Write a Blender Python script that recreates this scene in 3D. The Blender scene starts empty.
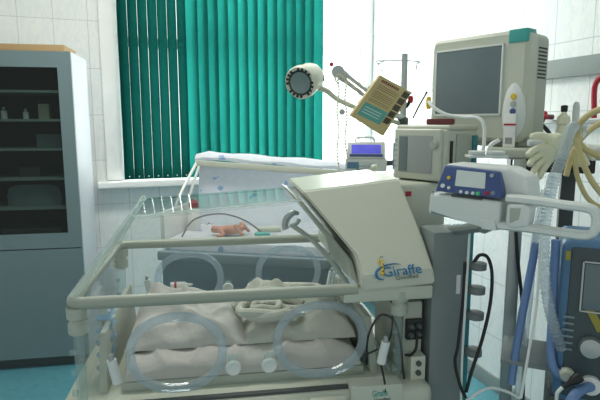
import bpy, bmesh, math, random
from mathutils import Vector, Matrix
random.seed(4)
R = math.radians
SC = bpy.context.scene
COL = SC.collection

# ------------------------------------------------------------------ camera
FPX, PITCH, EYE = 520.0, R(8.5), Vector((0, 0, 1.5))
cam_d = bpy.data.cameras.new('camera'); cam = bpy.data.objects.new('camera', cam_d); COL.objects.link(cam)
cam.location = EYE; cam.rotation_euler = (R(90) - PITCH, 0, 0)
cam_d.sensor_width = 36; cam_d.lens = 36 * FPX / 600; cam_d.clip_start = .05
SC.camera = cam
# ------------------------------------------------------------------ world, daylight, exposure
SC.view_settings.view_transform = 'Standard'; SC.view_settings.look = 'None'
SC.view_settings.exposure = 0.28; SC.view_settings.gamma = 1.0
SC.cycles.transparent_max_bounces = 32; SC.cycles.max_bounces = 10
w = bpy.data.worlds.new('room_world'); SC.world = w; w.use_nodes = True
ROOM = R(19)
WD = Vector((math.cos(ROOM), math.sin(ROOM), 0))      # along the window wall
DD = Vector((-math.sin(ROOM), math.cos(ROOM), 0))     # away from the viewer, along the side walls
CORNER = Vector((.57, 4.285, 0))
# bright overcast sky beyond the window wall, dimmer daylight from the rooms behind the viewer
nt = w.node_tree; bg = nt.nodes['Background']; bg.inputs[0].default_value = (.84, .94, .91, 1)
tc = nt.nodes.new('ShaderNodeTexCoord'); dt = nt.nodes.new('ShaderNodeVectorMath'); dt.operation = 'DOT_PRODUCT'
dt.inputs[1].default_value = DD; nt.links.new(tc.outputs['Generated'], dt.inputs[0])
mr = nt.nodes.new('ShaderNodeMapRange'); mr.inputs['From Min'].default_value = .1; mr.inputs['From Max'].default_value = .5
mr.inputs['To Min'].default_value = .50; mr.inputs['To Max'].default_value = 2.2
nt.links.new(dt.outputs['Value'], mr.inputs['Value']); nt.links.new(mr.outputs[0], bg.inputs[1])

def area(name, loc, direction, sx, sy, power, col=(1, 1, 1)):
    l = bpy.data.lights.new(name, 'AREA'); l.shape = 'RECTANGLE'; l.size = sx; l.size_y = sy
    l.energy = power; l.color = col
    o = bpy.data.objects.new(name, l); COL.objects.link(o); o.location = loc
    o.rotation_euler = Vector(direction).to_track_quat('-Z', 'Y').to_euler()
    return o
wl = CORNER - WD * 1.12 + DD * .55 + Vector((0, 0, 1.98))
area('window_daylight', wl, -DD, 2.5, 2.1, 215, (.97, 1, 1))
area('added_ceiling_fill', (-.55, 2.35, 2.94), (0, 0, -1), 1.2, .3, 26, (1, .98, .9))  # added unseen fill, lifts the upper walls, cabinet and rear bed

# ------------------------------------------------------------------ projection helpers
def ray(px, py):
    c, s = math.cos(PITCH), math.sin(PITCH)
    a, b = (px - 300) / FPX, (200 - py) / FPX
    return Vector((a, c + b * s, -s + b * c))
def at(px, py, Y):
    d = ray(px, py); return EYE + d * (Y / d.y)
def onz(px, py, z):
    d = ray(px, py); return EYE + d * ((z - EYE.z) / d.z)
def onplane(px, py, p0, n):
    d = ray(px, py); return EYE + d * ((p0 - EYE).dot(n) / d.dot(n))

# ------------------------------------------------------------------ materials
MATS = {}
def mat(name, col, rough=.5, metal=0, noise=.06, scale=9, bump=0, spec=.5, emit=0, coat=0):
    m = bpy.data.materials.new(name); m.use_nodes = True; nt = m.node_tree; b = nt.nodes['Principled BSDF']
    b.inputs['Roughness'].default_value = rough; b.inputs['Metallic'].default_value = metal
    b.inputs['Specular IOR Level'].default_value = spec
    if coat: b.inputs['Coat Weight'].default_value = coat
    tc = nt.nodes.new('ShaderNodeTexCoord'); nz = nt.nodes.new('ShaderNodeTexNoise')
    nz.inputs['Scale'].default_value = scale; nz.inputs['Detail'].default_value = 4
    nt.links.new(tc.outputs['Object'], nz.inputs['Vector'])
    mx = nt.nodes.new('ShaderNodeMix'); mx.data_type = 'RGBA'
    mx.inputs['A'].default_value = (*[c * (1 - noise) for c in col], 1)
    mx.inputs['B'].default_value = (*[min(1, c * (1 + noise)) for c in col], 1)
    nt.links.new(nz.outputs['Fac'], mx.inputs['Factor'])
    nt.links.new(mx.outputs['Result'], b.inputs['Base Color'])
    if bump:
        bp = nt.nodes.new('ShaderNodeBump'); bp.inputs['Strength'].default_value = bump; bp.inputs['Distance'].default_value = .01
        nt.links.new(nz.outputs['Fac'], bp.inputs['Height']); nt.links.new(bp.outputs['Normal'], b.inputs['Normal'])
    if emit:
        nt.links.new(mx.outputs['Result'], b.inputs['Emission Color']); b.inputs['Emission Strength'].default_value = emit
    MATS[name] = m; return m

def clear(name, tint=(.97, .99, .98), ior=1.45, haze=0, hazecol=(.8, .9, .95), rough=.02, maxf=1):
    """thin clear plastic: straight-through light, Fresnel reflection, some milky haze"""
    m = bpy.data.materials.new(name); m.use_nodes = True; nt = m.node_tree
    for n in list(nt.nodes): nt.nodes.remove(n)
    out = nt.nodes.new('ShaderNodeOutputMaterial')
    tr = nt.nodes.new('ShaderNodeBsdfTransparent'); tr.inputs[0].default_value = (*tint, 1)
    gl = nt.nodes.new('ShaderNodeBsdfGlossy'); gl.inputs['Roughness'].default_value = rough
    fr = nt.nodes.new('ShaderNodeFresnel'); ge = nt.nodes.new('ShaderNodeNewGeometry')
    mr = nt.nodes.new('ShaderNodeMapRange'); mr.inputs['To Min'].default_value = ior; mr.inputs['To Max'].default_value = 1 / ior
    nt.links.new(ge.outputs['Backfacing'], mr.inputs['Value']); nt.links.new(mr.outputs[0], fr.inputs['IOR'])
    mx = nt.nodes.new('ShaderNodeMixShader')
    base = tr.outputs[0]
    if haze:
        df = nt.nodes.new('ShaderNodeBsdfDiffuse'); df.inputs[0].default_value = (*hazecol, 1)
        tl = nt.nodes.new('ShaderNodeBsdfTranslucent'); tl.inputs[0].default_value = (*hazecol, 1)
        m2 = nt.nodes.new('ShaderNodeMixShader'); m2.inputs[0].default_value = .5
        nt.links.new(df.outputs[0], m2.inputs[1]); nt.links.new(tl.outputs[0], m2.inputs[2])
        m3 = nt.nodes.new('ShaderNodeMixShader'); m3.inputs[0].default_value = haze
        nt.links.new(tr.outputs[0], m3.inputs[1]); nt.links.new(m2.outputs[0], m3.inputs[2]); base = m3.outputs[0]
    nt.links.new(fr.outputs[0], mx.inputs[0]); nt.links.new(base, mx.inputs[1]); nt.links.new(gl.outputs[0], mx.inputs[2])
    nt.links.new(mx.outputs[0], out.inputs[0])
    MATS[name] = m; return m

def tile_mat(name, c1, grout, tw, th, marble=(.80, .85, .86)):
    m = bpy.data.materials.new(name); m.use_nodes = True; nt = m.node_tree; b = nt.nodes['Principled BSDF']
    tc = nt.nodes.new('ShaderNodeTexCoord'); sp = nt.nodes.new('ShaderNodeSeparateXYZ'); cb = nt.nodes.new('ShaderNodeCombineXYZ')
    nt.links.new(tc.outputs['Object'], sp.inputs[0])
    nt.links.new(sp.outputs['X'], cb.inputs['X']); nt.links.new(sp.outputs['Z'], cb.inputs['Y'])
    br = nt.nodes.new('ShaderNodeTexBrick'); br.offset = 0; br.squash = 1
    br.inputs['Scale'].default_value = 1; br.inputs['Brick Width'].default_value = tw; br.inputs['Row Height'].default_value = th
    br.inputs['Mortar Size'].default_value = .0028; br.inputs['Mortar Smooth'].default_value = .3
    br.inputs['Mortar'].default_value = (*grout, 1)
    nz = nt.nodes.new('ShaderNodeTexNoise'); nz.inputs['Scale'].default_value = 9; nz.inputs['Detail'].default_value = 7; nz.inputs['Distortion'].default_value = 2.2
    mp = nt.nodes.new('ShaderNodeMapping'); mp.inputs['Scale'].default_value = (1.6, 1, .55); mp.inputs['Rotation'].default_value = (0, .35, 0)
    nt.links.new(tc.outputs['Object'], mp.inputs['Vector']); nt.links.new(mp.outputs[0], nz.inputs['Vector'])
    rp = nt.nodes.new('ShaderNodeValToRGB')
    e = rp.color_ramp.elements; e[0].position = .42; e[0].color = (*c1, 1); e[1].position = .5; e[1].color = (*marble, 1)
    e2 = rp.color_ramp.elements.new(.57); e2.color = (*c1, 1)
    nt.links.new(nz.outputs['Fac'], rp.inputs[0])
    nt.links.new(cb.outputs[0], br.inputs['Vector'])
    nt.links.new(rp.outputs[0], br.inputs['Color1']); nt.links.new(rp.outputs[0], br.inputs['Color2'])
    nt.links.new(br.outputs['Color'], b.inputs['Base Color']); b.inputs['Roughness'].default_value = .28
    MATS[name] = m; return m

def fabric(name, col, transl=.5, rough=.6, wave=0, print_=None):
    m = bpy.data.materials.new(name); m.use_nodes = True; nt = m.node_tree
    for n in list(nt.nodes): nt.nodes.remove(n)
    out = nt.nodes.new('ShaderNodeOutputMaterial')
    df = nt.nodes.new('ShaderNodeBsdfDiffuse'); tl = nt.nodes.new('ShaderNodeBsdfTranslucent'); mx = nt.nodes.new('ShaderNodeMixShader')
    mx.inputs[0].default_value = transl
    tc = nt.nodes.new('ShaderNodeTexCoord'); nz = nt.nodes.new('ShaderNodeTexNoise'); nz.inputs['Scale'].default_value = 30; nz.inputs['Detail'].default_value = 3
    nt.links.new(tc.outputs['Object'], nz.inputs['Vector'])
    rp = nt.nodes.new('ShaderNodeMix'); rp.data_type = 'RGBA'
    rp.inputs['A'].default_value = (*[c * .92 for c in col], 1); rp.inputs['B'].default_value = (*[min(1, c * 1.08) for c in col], 1)
    nt.links.new(nz.outputs['Fac'], rp.inputs['Factor']); c = rp.outputs['Result']
    if print_:
        vo = nt.nodes.new('ShaderNodeTexVoronoi'); vo.inputs['Scale'].default_value = 9; vo.inputs['Randomness'].default_value = .8
        n2 = nt.nodes.new('ShaderNodeTexNoise'); n2.inputs['Scale'].default_value = 40
        ad = nt.nodes.new('ShaderNodeVectorMath'); ad.operation = 'ADD'
        sc = nt.nodes.new('ShaderNodeVectorMath'); sc.operation = 'SCALE'; sc.inputs['Scale'].default_value = .06
        nt.links.new(tc.outputs['Object'], n2.inputs['Vector']); nt.links.new(n2.outputs['Color'], sc.inputs[0])
        nt.links.new(tc.outputs['Object'], ad.inputs[0]); nt.links.new(sc.outputs[0], ad.inputs[1]); nt.links.new(ad.outputs[0], vo.inputs['Vector'])
        cr = nt.nodes.new('ShaderNodeValToRGB'); cr.color_ramp.elements[0].position = .14; cr.color_ramp.elements[0].color = (1, 1, 1, 1)
        cr.color_ramp.elements[1].position = .19; cr.color_ramp.elements[1].color = (0, 0, 0, 1)
        nt.links.new(vo.outputs['Distance'], cr.inputs[0])
        m4 = nt.nodes.new('ShaderNodeMix'); m4.data_type = 'RGBA'; m4.inputs['B'].default_value = (*print_, 1)
        nt.links.new(cr.outputs[0], m4.inputs['Factor']); nt.links.new(c, m4.inputs['A']); c = m4.outputs['Result']
    nt.links.new(c, df.inputs[0]); nt.links.new(c, tl.inputs[0])
    nt.links.new(df.outputs[0], mx.inputs[1]); nt.links.new(tl.outputs[0], mx.inputs[2]); nt.links.new(mx.outputs[0], out.inputs[0])
    MATS[name] = m; return m

M = MATS
tile_mat('wall_tile', (.88, .90, .89), (.60, .64, .64), .21, .31)
mat('white_paint', (.92, .93, .92), .5); mat('ceiling_paint', (.8, .8, .78), .8)
mat('floor_lino', (.10, .30, .36), .35, noise=.2, scale=22)
mat('trunking', (.27, .31, .30), .4); mat('sill_white', (.86, .87, .86), .35)
fabric('blind_shaded', (.005, .062, .052), .28); fabric('blind_teal', (.014, .18, .152), .42)  # left blind's weaker backlight is put into its darker colour
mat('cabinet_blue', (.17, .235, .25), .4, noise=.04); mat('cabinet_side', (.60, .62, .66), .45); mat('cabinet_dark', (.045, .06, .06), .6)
mat('shelf_metal', (.36, .42, .40), .5)
clear('dark_glass', (.62, .68, .66), 1.35); clear('window_glass', (.97, .99, .98))
mat('cardboard', (.40, .27, .13), .8)
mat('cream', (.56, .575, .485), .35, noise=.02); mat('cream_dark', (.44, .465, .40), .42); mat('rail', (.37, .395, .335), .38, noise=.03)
mat('grey_column', (.20, .235, .23), .45); mat('teal_strip', (.03, .23, .27), .4); mat('clip_grey', (.20, .22, .22), .5)
clear('acrylic', (.975, .99, .985)); clear('ring', (.84, .90, .94), 1.5, .27, (.70, .76, .82), .06); clear('edge_clear', (.90, .95, .94), 1.5, .30, (.80, .88, .85), .08); clear('hood_clear', (.97, .985, .98), 1.9)
clear('post_clear', (.86, .93, .92), 1.45, .18, (.7, .78, .8), .1); clear('tube_clear', (.85, .9, .92), 1.4, .35, (.75, .8, .82), .15)
clear('blue_clear', (.75, .87, .95), 1.4, .3, (.5, .65, .8), .1)
mat('white_plastic', (.74, .76, .74), .35, noise=.02); mat('black', (.012, .013, .013), .5); mat('dark_grey', (.07, .08, .08), .5)
mat('steel', (.45, .47, .46), .35, .7); mat('chrome', (.75, .77, .77), .15, 1)
mat('cloth', (.53, .51, .48), .9, noise=.07, bump=.8, scale=16); mat('cloth_green', (.53, .535, .465), .9, noise=.08, bump=.9, scale=16)
fabric('crib_print', (.86, .88, .94), .4, print_=(.38, .52, .74)); mat('slate', (.12, .18, .215), .5); mat('slate_light', (.20, .26, .29), .5)
mat('skin', (.50, .23, .17), .55, noise=.12, scale=30)
mat('screen_dark', (.15, .19, .205), .2, noise=.1); mat('screen_grey', (.36, .38, .37), .25, noise=.15, scale=4)
mat('lcd', (.50, .55, .53), .25, noise=.12, scale=14, emit=.12); mat('pump_screen', (.10, .10, .60), .3, emit=.5, noise=.3, scale=30)
mat('blue_panel', (.055, .09, .25), .4); mat('vent_blue', (.09, .19, .33), .45); mat('vent_panel', (.055, .075, .085), .4)
mat('blue_hose', (.15, .25, .48), .45); mat('latex', (.80, .77, .58), .55); mat('tan_tube', (.60, .50, .24), .5)
mat('red', (.42, .012, .03), .4); mat('dark_red', (.16, .03, .035), .4); mat('yellow', (.75, .52, .04), .5); mat('dull_yellow', (.34, .29, .05), .6); mat('green', (.06, .5, .2), .5)
mat('teal_badge', (.05, .36, .33), .4); mat('logo_blue', (.02, .16, .36), .5); mat('brown', (.10, .045, .02), .6)
mat('tan_paper', (.52, .42, .22), .7, noise=.1); mat('teal_paper', (.10, .36, .33), .7); mat('photo_dark', (.06, .055, .04), .6, noise=.5, scale=60)
mat('ink', (.10, .13, .13), .6); mat('bead', (.70, .66, .52), .5); mat('lens', (.20, .27, .27), .08)
mat('pale_label', (.80, .80, .78), .5)

# ------------------------------------------------------------------ mesh builder
class MB:
    def __init__(s): s.bm = bmesh.new()
    def _add(s, verts, faces):
        vs = [s.bm.verts.new(v) for v in verts]
        fs = []
        for f in faces:
            try: fs.append(s.bm.faces.new([vs[i] for i in f]))
            except ValueError: pass
        return vs, fs
    def _bevel(s, vs, bev, seg=2):
        if bev:
            ed = list({e for v in vs for e in v.link_edges})
            bmesh.ops.bevel(s.bm, geom=ed, offset=bev, segments=seg, affect='EDGES', profile=.6)
    def hexa(s, c, bev=0, seg=2):
        """8 corners: bottom ring 0-3, top ring 4-7"""
        vs, _ = s._add(c, [(3, 2, 1, 0), (4, 5, 6, 7), (0, 1, 5, 4), (1, 2, 6, 5), (2, 3, 7, 6), (3, 0, 4, 7)])
        s._bevel(vs, bev, seg); return s
    def box(s, x0, x1, y0, y1, z0, z1, bev=0, mtx=None, seg=2):
        c = [Vector(p) for p in ((x0, y0, z0), (x1, y0, z0), (x1, y1, z0), (x0, y1, z0), (x0, y0, z1), (x1, y0, z1), (x1, y1, z1), (x0, y1, z1))]
        if mtx: c = [mtx @ p for p in c]
        return s.hexa(c, bev, seg)
    def prism(s, pts, vec, bev=0, seg=2):
        n = len(pts); pts = [Vector(p) for p in pts]; vec = Vector(vec)
        v = pts + [p + vec for p in pts]
        f = [tuple(range(n - 1, -1, -1)), tuple(range(n, 2 * n))] + [(i, (i + 1) % n, n + (i + 1) % n, n + i) for i in range(n)]
        vs, _ = s._add(v, f); s._bevel(vs, bev, seg); return s
    def loft(s, rings, closed=False, caps=True):
        n = len(rings[0]); v = [p for r in rings for p in r]; f = []
        k = len(rings)
        for a in range(k if closed else k - 1):
            b = (a + 1) % k
            for i in range(n): f.append((a * n + i, a * n + (i + 1) % n, b * n + (i + 1) % n, b * n + i))
        if caps and not closed: f += [tuple(range(n - 1, -1, -1)), tuple((k - 1) * n + i for i in range(n))]
        s._add(v, f); return s
    def tube(s, pts, r, n=10, closed=False, sub=6, smooth=True, ribs=0):
        pts = [Vector(p) for p in pts]
        rr = r if isinstance(r, (list, tuple)) else [r] * len(pts)
        if smooth and len(pts) > 2: pts, rr = spline(pts, rr, sub, closed)
        rings = []; up = None; L = len(pts); d = 0
        for i, p in enumerate(pts):
            if closed: t = pts[(i + 1) % L] - pts[i - 1]
            else: t = pts[min(i + 1, L - 1)] - pts[max(i - 1, 0)]
            t.normalize()
            if up is None: up = Vector((0, 0, 1)) if abs(t.z) < .9 else Vector((1, 0, 0))
            a = up - t * up.dot(t); a.normalize(); b = t.cross(a); up = a
            q = rr[i] * (1 + ribs * (1 if i % 2 else -1)) if ribs else rr[i]
            rings.append([p + (a * math.cos(2 * math.pi * k / n) + b * math.sin(2 * math.pi * k / n)) * q for k in range(n)])
        return s.loft(rings, closed)
    def lathe(s, prof, mtx=None, n=24):
        rings = [[Vector((max(r, 1e-4) * math.cos(2 * math.pi * k / n), max(r, 1e-4) * math.sin(2 * math.pi * k / n), z)) for k in range(n)] for r, z in prof]
        if mtx: rings = [[mtx @ p for p in r] for r in rings]
        return s.loft(rings)
    def ball(s, c, r, n=12):
        r = Vector((r, r, r)) if not hasattr(r, '__len__') else Vector(r)
        m = Matrix.Translation(Vector(c)) @ Matrix.Diagonal((*r, 1))
        bmesh.ops.create_uvsphere(s.bm, u_segments=n, v_segments=max(6, n * 2 // 3), radius=1, matrix=m); return s
    def build(s, name, m, parent=None, base=True, angle=35):
        bmesh.ops.recalc_face_normals(s.bm, faces=s.bm.faces)
        me = bpy.data.meshes.new(name); s.bm.to_mesh(me); s.bm.free()
        return link_mesh(name, me, m, parent, base, angle)
def link_mesh(name, me, m, parent=None, base=True, angle=35):
    me.shade_smooth(); me.set_sharp_from_angle(angle=R(angle))
    me.materials.append(M[m] if isinstance(m, str) else m)
    o = bpy.data.objects.new(name, me); COL.objects.link(o)
    if parent: o.parent = parent
    elif base and me.vertices:
        cs = [v.co for v in me.vertices]
        c = Vector(((min(v.x for v in cs) + max(v.x for v in cs)) / 2, (min(v.y for v in cs) + max(v.y for v in cs)) / 2, min(v.z for v in cs)))
        me.transform(Matrix.Translation(-c)); o.location = c
    return o
def spline(pts, rr, sub, closed=False):
    out, ro = [], []; L = len(pts)
    for i in range(L if closed else L - 1):
        g = (lambda k: pts[k % L]) if closed else (lambda k: pts[max(0, min(L - 1, k))])
        p0, p1, p2, p3 = g(i - 1), g(i), g(i + 1), g(i + 2)
        for k in range(sub):
            t = k / sub
            out.append(.5 * ((2 * p1) + (p2 - p0) * t + (2 * p0 - 5 * p1 + 4 * p2 - p3) * t * t + (3 * p1 - p0 - 3 * p2 + p3) * t ** 3))
            ro.append(rr[i] + (rr[(i + 1) % L] - rr[i]) * t)
    if not closed: out.append(pts[-1]); ro.append(rr[-1])
    return out, ro
def tag(o, label=None, cat=None, group=None, kind=None):
    if label: o['label'] = label
    if cat: o['category'] = cat
    if group: o['group'] = group
    if kind: o['kind'] = kind
    return o
def struct(o): o['kind'] = 'structure'; return o
def thing(name, label, cat, loc=(0, 0, 0), rz=0, group=None):
    o = bpy.data.objects.new(name, None); COL.objects.link(o); o.empty_display_size = .05
    o.location = loc; o.rotation_euler = (0, 0, rz); return tag(o, label, cat, group)
def mtx(o): return Matrix.Translation(o.location) @ o.rotation_euler.to_matrix().to_4x4()
def frame(o, X, Z, Y0): pass
def L(o, p): return mtx(o).inverted() @ Vector(p)
def axis_m(c, d):
    """matrix with local z along d at c"""
    return Matrix.Translation(Vector(c)) @ Vector(d).to_track_quat('Z', 'Y').to_matrix().to_4x4()
def text(name, s, size, m, parent, mt, depth=.0008, align='CENTER', sx=1):
    cu = bpy.data.curves.new(name, 'FONT'); cu.body = s; cu.size = size; cu.extrude = depth; cu.align_x = align; cu.align_y = 'CENTER'
    t = bpy.data.objects.new(name, cu); COL.objects.link(t)
    me = bpy.data.meshes.new_from_object(t.evaluated_get(bpy.context.evaluated_depsgraph_get()))
    bpy.data.objects.remove(t)
    me.transform(mt @ Matrix.Diagonal((sx, 1, 1, 1)))
    me.materials.clear()
    return link_mesh(name, me, m, parent)
def copy_tree(o, parent=None):
    c = o.copy(); COL.objects.link(c)
    if parent: c.parent = parent
    for ch in list(o.children): copy_tree(ch, c)
    return c
FACE = Matrix(((1, 0, 0, 0), (0, 0, -1, 0), (0, 1, 0, 0), (0, 0, 0, 1)))  # text in xy -> facing -y, up z

# ================================================================== SETTING
def wallframe(name, p0, rz, mb, m):
    o = mb.build(name, m, None, base=False); o.location = p0; o.rotation_euler = (0, 0, rz); return struct(o)
MB().box(-3.2, 2.8, -.6, 5.6, -.05, 0).build('floor', 'floor_lino', base=False)['kind'] = 'structure'
MB().box(-3.2, 2.8, -.6, 5.6, 3.0, 3.05).build('ceiling', 'ceiling_paint', base=False)['kind'] = 'structure'
# window wall: local x runs from the right corner to the left (negative), local y away
WZ0, WZ1, WX0, WX1 = 1.10, 2.75, -1.93, -.05
b = MB().box(-4.2, WX0, 0, .16, 0, 3).box(WX1, .16, 0, .16, 0, 3).box(WX0, WX1, 0, .16, 0, WZ0).box(WX0, WX1, 0, .16, WZ1, 3)
wall_back = wallframe('wall_back', CORNER, ROOM, b, 'wall_tile')
b = MB().box(0, 5.2, 0, .12, 0, 3)
wall_right = wallframe('wall_right', CORNER, ROOM - R(90), b, 'wall_tile')
MB().box(-2.95, -2.85, .5, 3.1, 0, 3).build('wall_left', 'white_paint', base=False)['kind'] = 'structure'
# window: frame with mullions and a transom, glass
win = struct(bpy.data.objects.new('window_1', None)); COL.objects.link(win); win.location = CORNER; win.rotation_euler = (0, 0, ROOM)
f = MB()
for x0, x1 in ((WX0, WX0 + .07), (-1.33, -1.25), (-.66, -.60), (WX1 - .03, WX1)): f.box(x0, x1, .07, .13, WZ0, WZ1, .006)
for z0, z1 in ((WZ0, WZ0 + .07), (2.02, 2.09), (WZ1 - .07, WZ1)): f.box(WX0 + .06, WX1 - .06, .075, .125, z0, z1, .006)
f.build('window_frame', 'white_paint', win)
MB().box(WX0 + .05, WX1 - .05, .098, .102, WZ0 + .05, WZ1 - .05).build('pane', 'window_glass', win)
# painted casing around the opening and the sill
b = MB().box(WX0 - .10, WX0 + .01, -.03, .05, WZ0, 3, .004).box(WX1 - .01, -.002, -.03, .05, WZ0, 3, .004)
wallframe('trim_1', CORNER, ROOM, b, 'white_paint')
b = MB().box(WX0 - .16, -.005, -.13, .02, WZ0 - .045, WZ0 - .004, .008)
wallframe('trim_2', CORNER, ROOM, b, 'sill_white')
# grey wall trunking on the right wall
b = MB().box(.01, 3.6, -.035, .0, 1.70, 1.783, .004)
wallframe('trim_3', CORNER, ROOM - R(90), b, 'trunking')
b = MB().box(.01, 3.6, -.012, .0, 0, .09, .003)
wallframe('baseboard_right', CORNER, ROOM - R(90), b, 'trunking')
b = MB().box(-3.0, -.02, -.012, .0, 0, .09, .003)
wallframe('baseboard_back', CORNER, ROOM, b, 'trunking')

# ------------------------------------------------------------------ vertical blinds
def blind(label, px0, px1, n, ang, m, length_z, drop):
    """n slats hung along the window wall between two sight lines"""
    n0 = -DD; p0 = CORNER - DD * .085
    A = onplane(px0, 122, p0, n0); B = onplane(px1, 122, p0, n0)
    base = (A + B) / 2; base.z = length_z
    t = thing('vertical_blind', label, 'window blind', base, ROOM)
    wdt = (B - A).length; step = wdt / n
    hr = MB().box(-wdt / 2, wdt / 2, -.02, .02, 2.86 - length_z, 2.90 - length_z, .004).build('head_rail', 'white_paint', t)
    for i in range(n):
        cx = -wdt / 2 + step * (i + .5); a = ang + R(random.uniform(-4, 4)); sw = .064 if ang > 0 else .100
        rows = []; z1 = 2.86 - length_z; nz = 10
        for k in range(nz + 1):
            z = z1 * k / nz
            tw = a + R(2.0) * math.sin(k * 1.1 + i)
            cs, sn = math.cos(tw), math.sin(tw)
            row = []
            for q in range(7):
                s_ = (q / 6 - .5) * sw; bow = .015 * (1 - (2 * q / 6 - 1) ** 2)
                row.append(Vector((cx + s_ * cs - bow * sn, s_ * sn + bow * cs, z)))
            rows.append(row)
        mb = MB(); vs = [[mb.bm.verts.new(p) for p in r] for r in rows]
        for k in range(nz):
            for q in range(6): mb.bm.faces.new((vs[k][q], vs[k][q + 1], vs[k + 1][q + 1], vs[k + 1][q]))
        bmesh.ops.solidify(mb.bm, geom=mb.bm.faces[:], thickness=.0008)
        s = mb.build('slat', m, t)
        MB().lathe([(.004, 0), (.0045, .001), (.0045, .003), (.004, .004)], axis_m((cx, -.012 - .044 * abs(math.sin(a)), .022), (0, -1, 0)), 8).build('weight_tab', 'pale_label', s)
    return t
blind('green vertical window blind coloured darker for weak backlight, with nearly closed slats, left of the brighter teal blind', 122, 189, 7, R(9), 'blind_shaded', 1.107, 0)
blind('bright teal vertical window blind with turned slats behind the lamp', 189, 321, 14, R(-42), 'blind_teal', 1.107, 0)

# ================================================================== CABINET
CAB = Vector((-1.315, 3.07, 0)); CR = R(10)
cab = thing('supply_cabinet', 'grey blue metal supply cabinet with dark glass door against the back wall', 'cabinet', CAB, CR)
W_, D_, H_ = .66, .40, 1.90
b = MB().box(-W_, -W_ + .02, .012, D_, .06, H_, .002).box(-.02, 0, .012, D_, .06, H_, .002).box(-W_ + .02, -.02, D_ - .015, D_, .06, H_)
b.build('side_panels', 'cabinet_side', cab)
MB().box(-W_ + .02, -.02, .012, D_ - .015, H_ - .02, H_).build('top_board', 'cabinet_side', cab)
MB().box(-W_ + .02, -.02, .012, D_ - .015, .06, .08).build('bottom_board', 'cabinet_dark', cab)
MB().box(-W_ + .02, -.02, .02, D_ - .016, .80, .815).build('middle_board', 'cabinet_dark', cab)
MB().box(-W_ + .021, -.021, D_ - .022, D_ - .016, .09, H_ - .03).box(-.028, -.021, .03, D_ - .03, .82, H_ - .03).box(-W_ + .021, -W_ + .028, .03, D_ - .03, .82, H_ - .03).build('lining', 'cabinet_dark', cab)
MB().box(-W_ + .01, -.01, .03, D_ - .02, 0, .06).build('plinth', 'dark_grey', cab)
dz0, dz1 = .755, H_
d = MB().box(-W_, -W_ + .07, -.008, .012, dz0, dz1).box(-.075, 0, -.008, .012, dz0, dz1).box(-W_ + .07, -.075, -.008, .012, dz0, dz0 + .09).box(-W_ + .07, -.075, -.008, .012, dz1 - .09, dz1)
door = d.build('glass_door', 'cabinet_blue', cab)
MB().box(-W_ + .068, -.073, .0, .005, dz0 + .085, dz1 - .085).build('pane', 'dark_glass', door)
MB().box(-W_, 0, -.008, .012, .07, dz0 - .006).build('lower_door', 'cabinet_blue', cab)
SHZ = [.985, 1.16, 1.335, 1.505, 1.67]
for z in SHZ: MB().box(-W_ + .03, -.03, .03, D_ - .03, z, z + .014).build('shelf', 'shelf_metal', cab)
b = MB().box(-.60, -.045, .06, .34, 0, .045, .002, Matrix.Identity(4)); o = b.build('cardboard_box', 'cardboard')
o.location = mtx(cab) @ Vector((-.325, .20, H_)); o.rotation_euler = (0, 0, CR)
tag(o, 'flat brown cardboard box lying on top of the grey blue cabinet', 'box')
def in_cab(name, label, cat, mb, m, x, y, z):
    o = mb.build(name, m); o.location = mtx(cab) @ Vector((x, y, z)); o.rotation_euler = (0, 0, CR); return tag(o, label, cat)
def bottle_mb(r, h): return MB().lathe([(0, 0), (r, 0), (r, h * .65), (r * .4, h * .8), (r * .4, h), (0, h)], None, 14)
in_cab('carton', 'small beige carton standing on the upper shelf behind cabinet glass', 'box', MB().box(-.03, .03, -.03, .03, 0, .09, .002), 'bead', -.20, .15, SHZ[3] + .014)
in_cab('medicine_bottle', 'pale bottle at the left end of the upper cabinet shelf', 'bottle', bottle_mb(.018, .07), 'white_plastic', -.42, .12, SHZ[3] + .014)
in_cab('medicine_bottle', 'pale bottle beside the beige carton on the upper cabinet shelf', 'bottle', bottle_mb(.016, .06), 'white_plastic', -.30, .12, SHZ[3] + .014)
in_cab('storage_box', 'dark box on the middle shelf behind cabinet glass', 'box', MB().box(-.07, .07, -.05, .05, 0, .08, .004), 'slate_light', -.18, .16, SHZ[2] + .014)
in_cab('storage_box', 'grey low box on the fourth cabinet shelf, above the violet tub', 'box', MB().box(-.06, .06, -.05, .05, 0, .06, .004), 'dark_grey', -.30, .16, SHZ[1] + .014)
in_cab('plastic_tub', 'rounded dull violet tub standing on the lower shelf behind cabinet glass', 'tub', MB().loft([[Vector((sx * w_, sy * .09, z)) for sx, sy in ((-1, -1), (-.6, -1.2), (.6, -1.2), (1, -1), (1, 1), (-1, 1))] for z, w_ in ((0, .15), (.06, .155), (.11, .14), (.13, .10))]), 'slate_light', -.28, .18, SHZ[0] + .014)
in_cab('instrument_tray', 'dark tray on the cabinet floor under the violet tub', 'tray', MB().loft([[Vector((sx * .17, sy * .1, z)) for sx, sy in ((-1, -1), (1, -1), (1, 1), (-1, 1))] for z in (0, .05)]), 'dark_grey', -.30, .17, .816)

# ================================================================== INCUBATOR
INC = Vector((-.576, 1.25, 0)); IR = R(9)
inc = thing('infant_incubator', 'cream infant incubator with clear hood, portholes and giraffe logo on its heater housing', 'incubator', INC, IR)
def IL(px, py, v=None, z=None):
    """sight line to the incubator's own frame at depth v or height z"""
    Mi = mtx(inc); 
    if z is not None: return Mi.inverted() @ onz(px, py, z)
    vd = Vector((-math.sin(IR), math.cos(IR), 0)); return Mi.inverted() @ onplane(px, py, INC + vd * v, vd)
WV, RZ, DECK = .64, 1.05, .775
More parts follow.
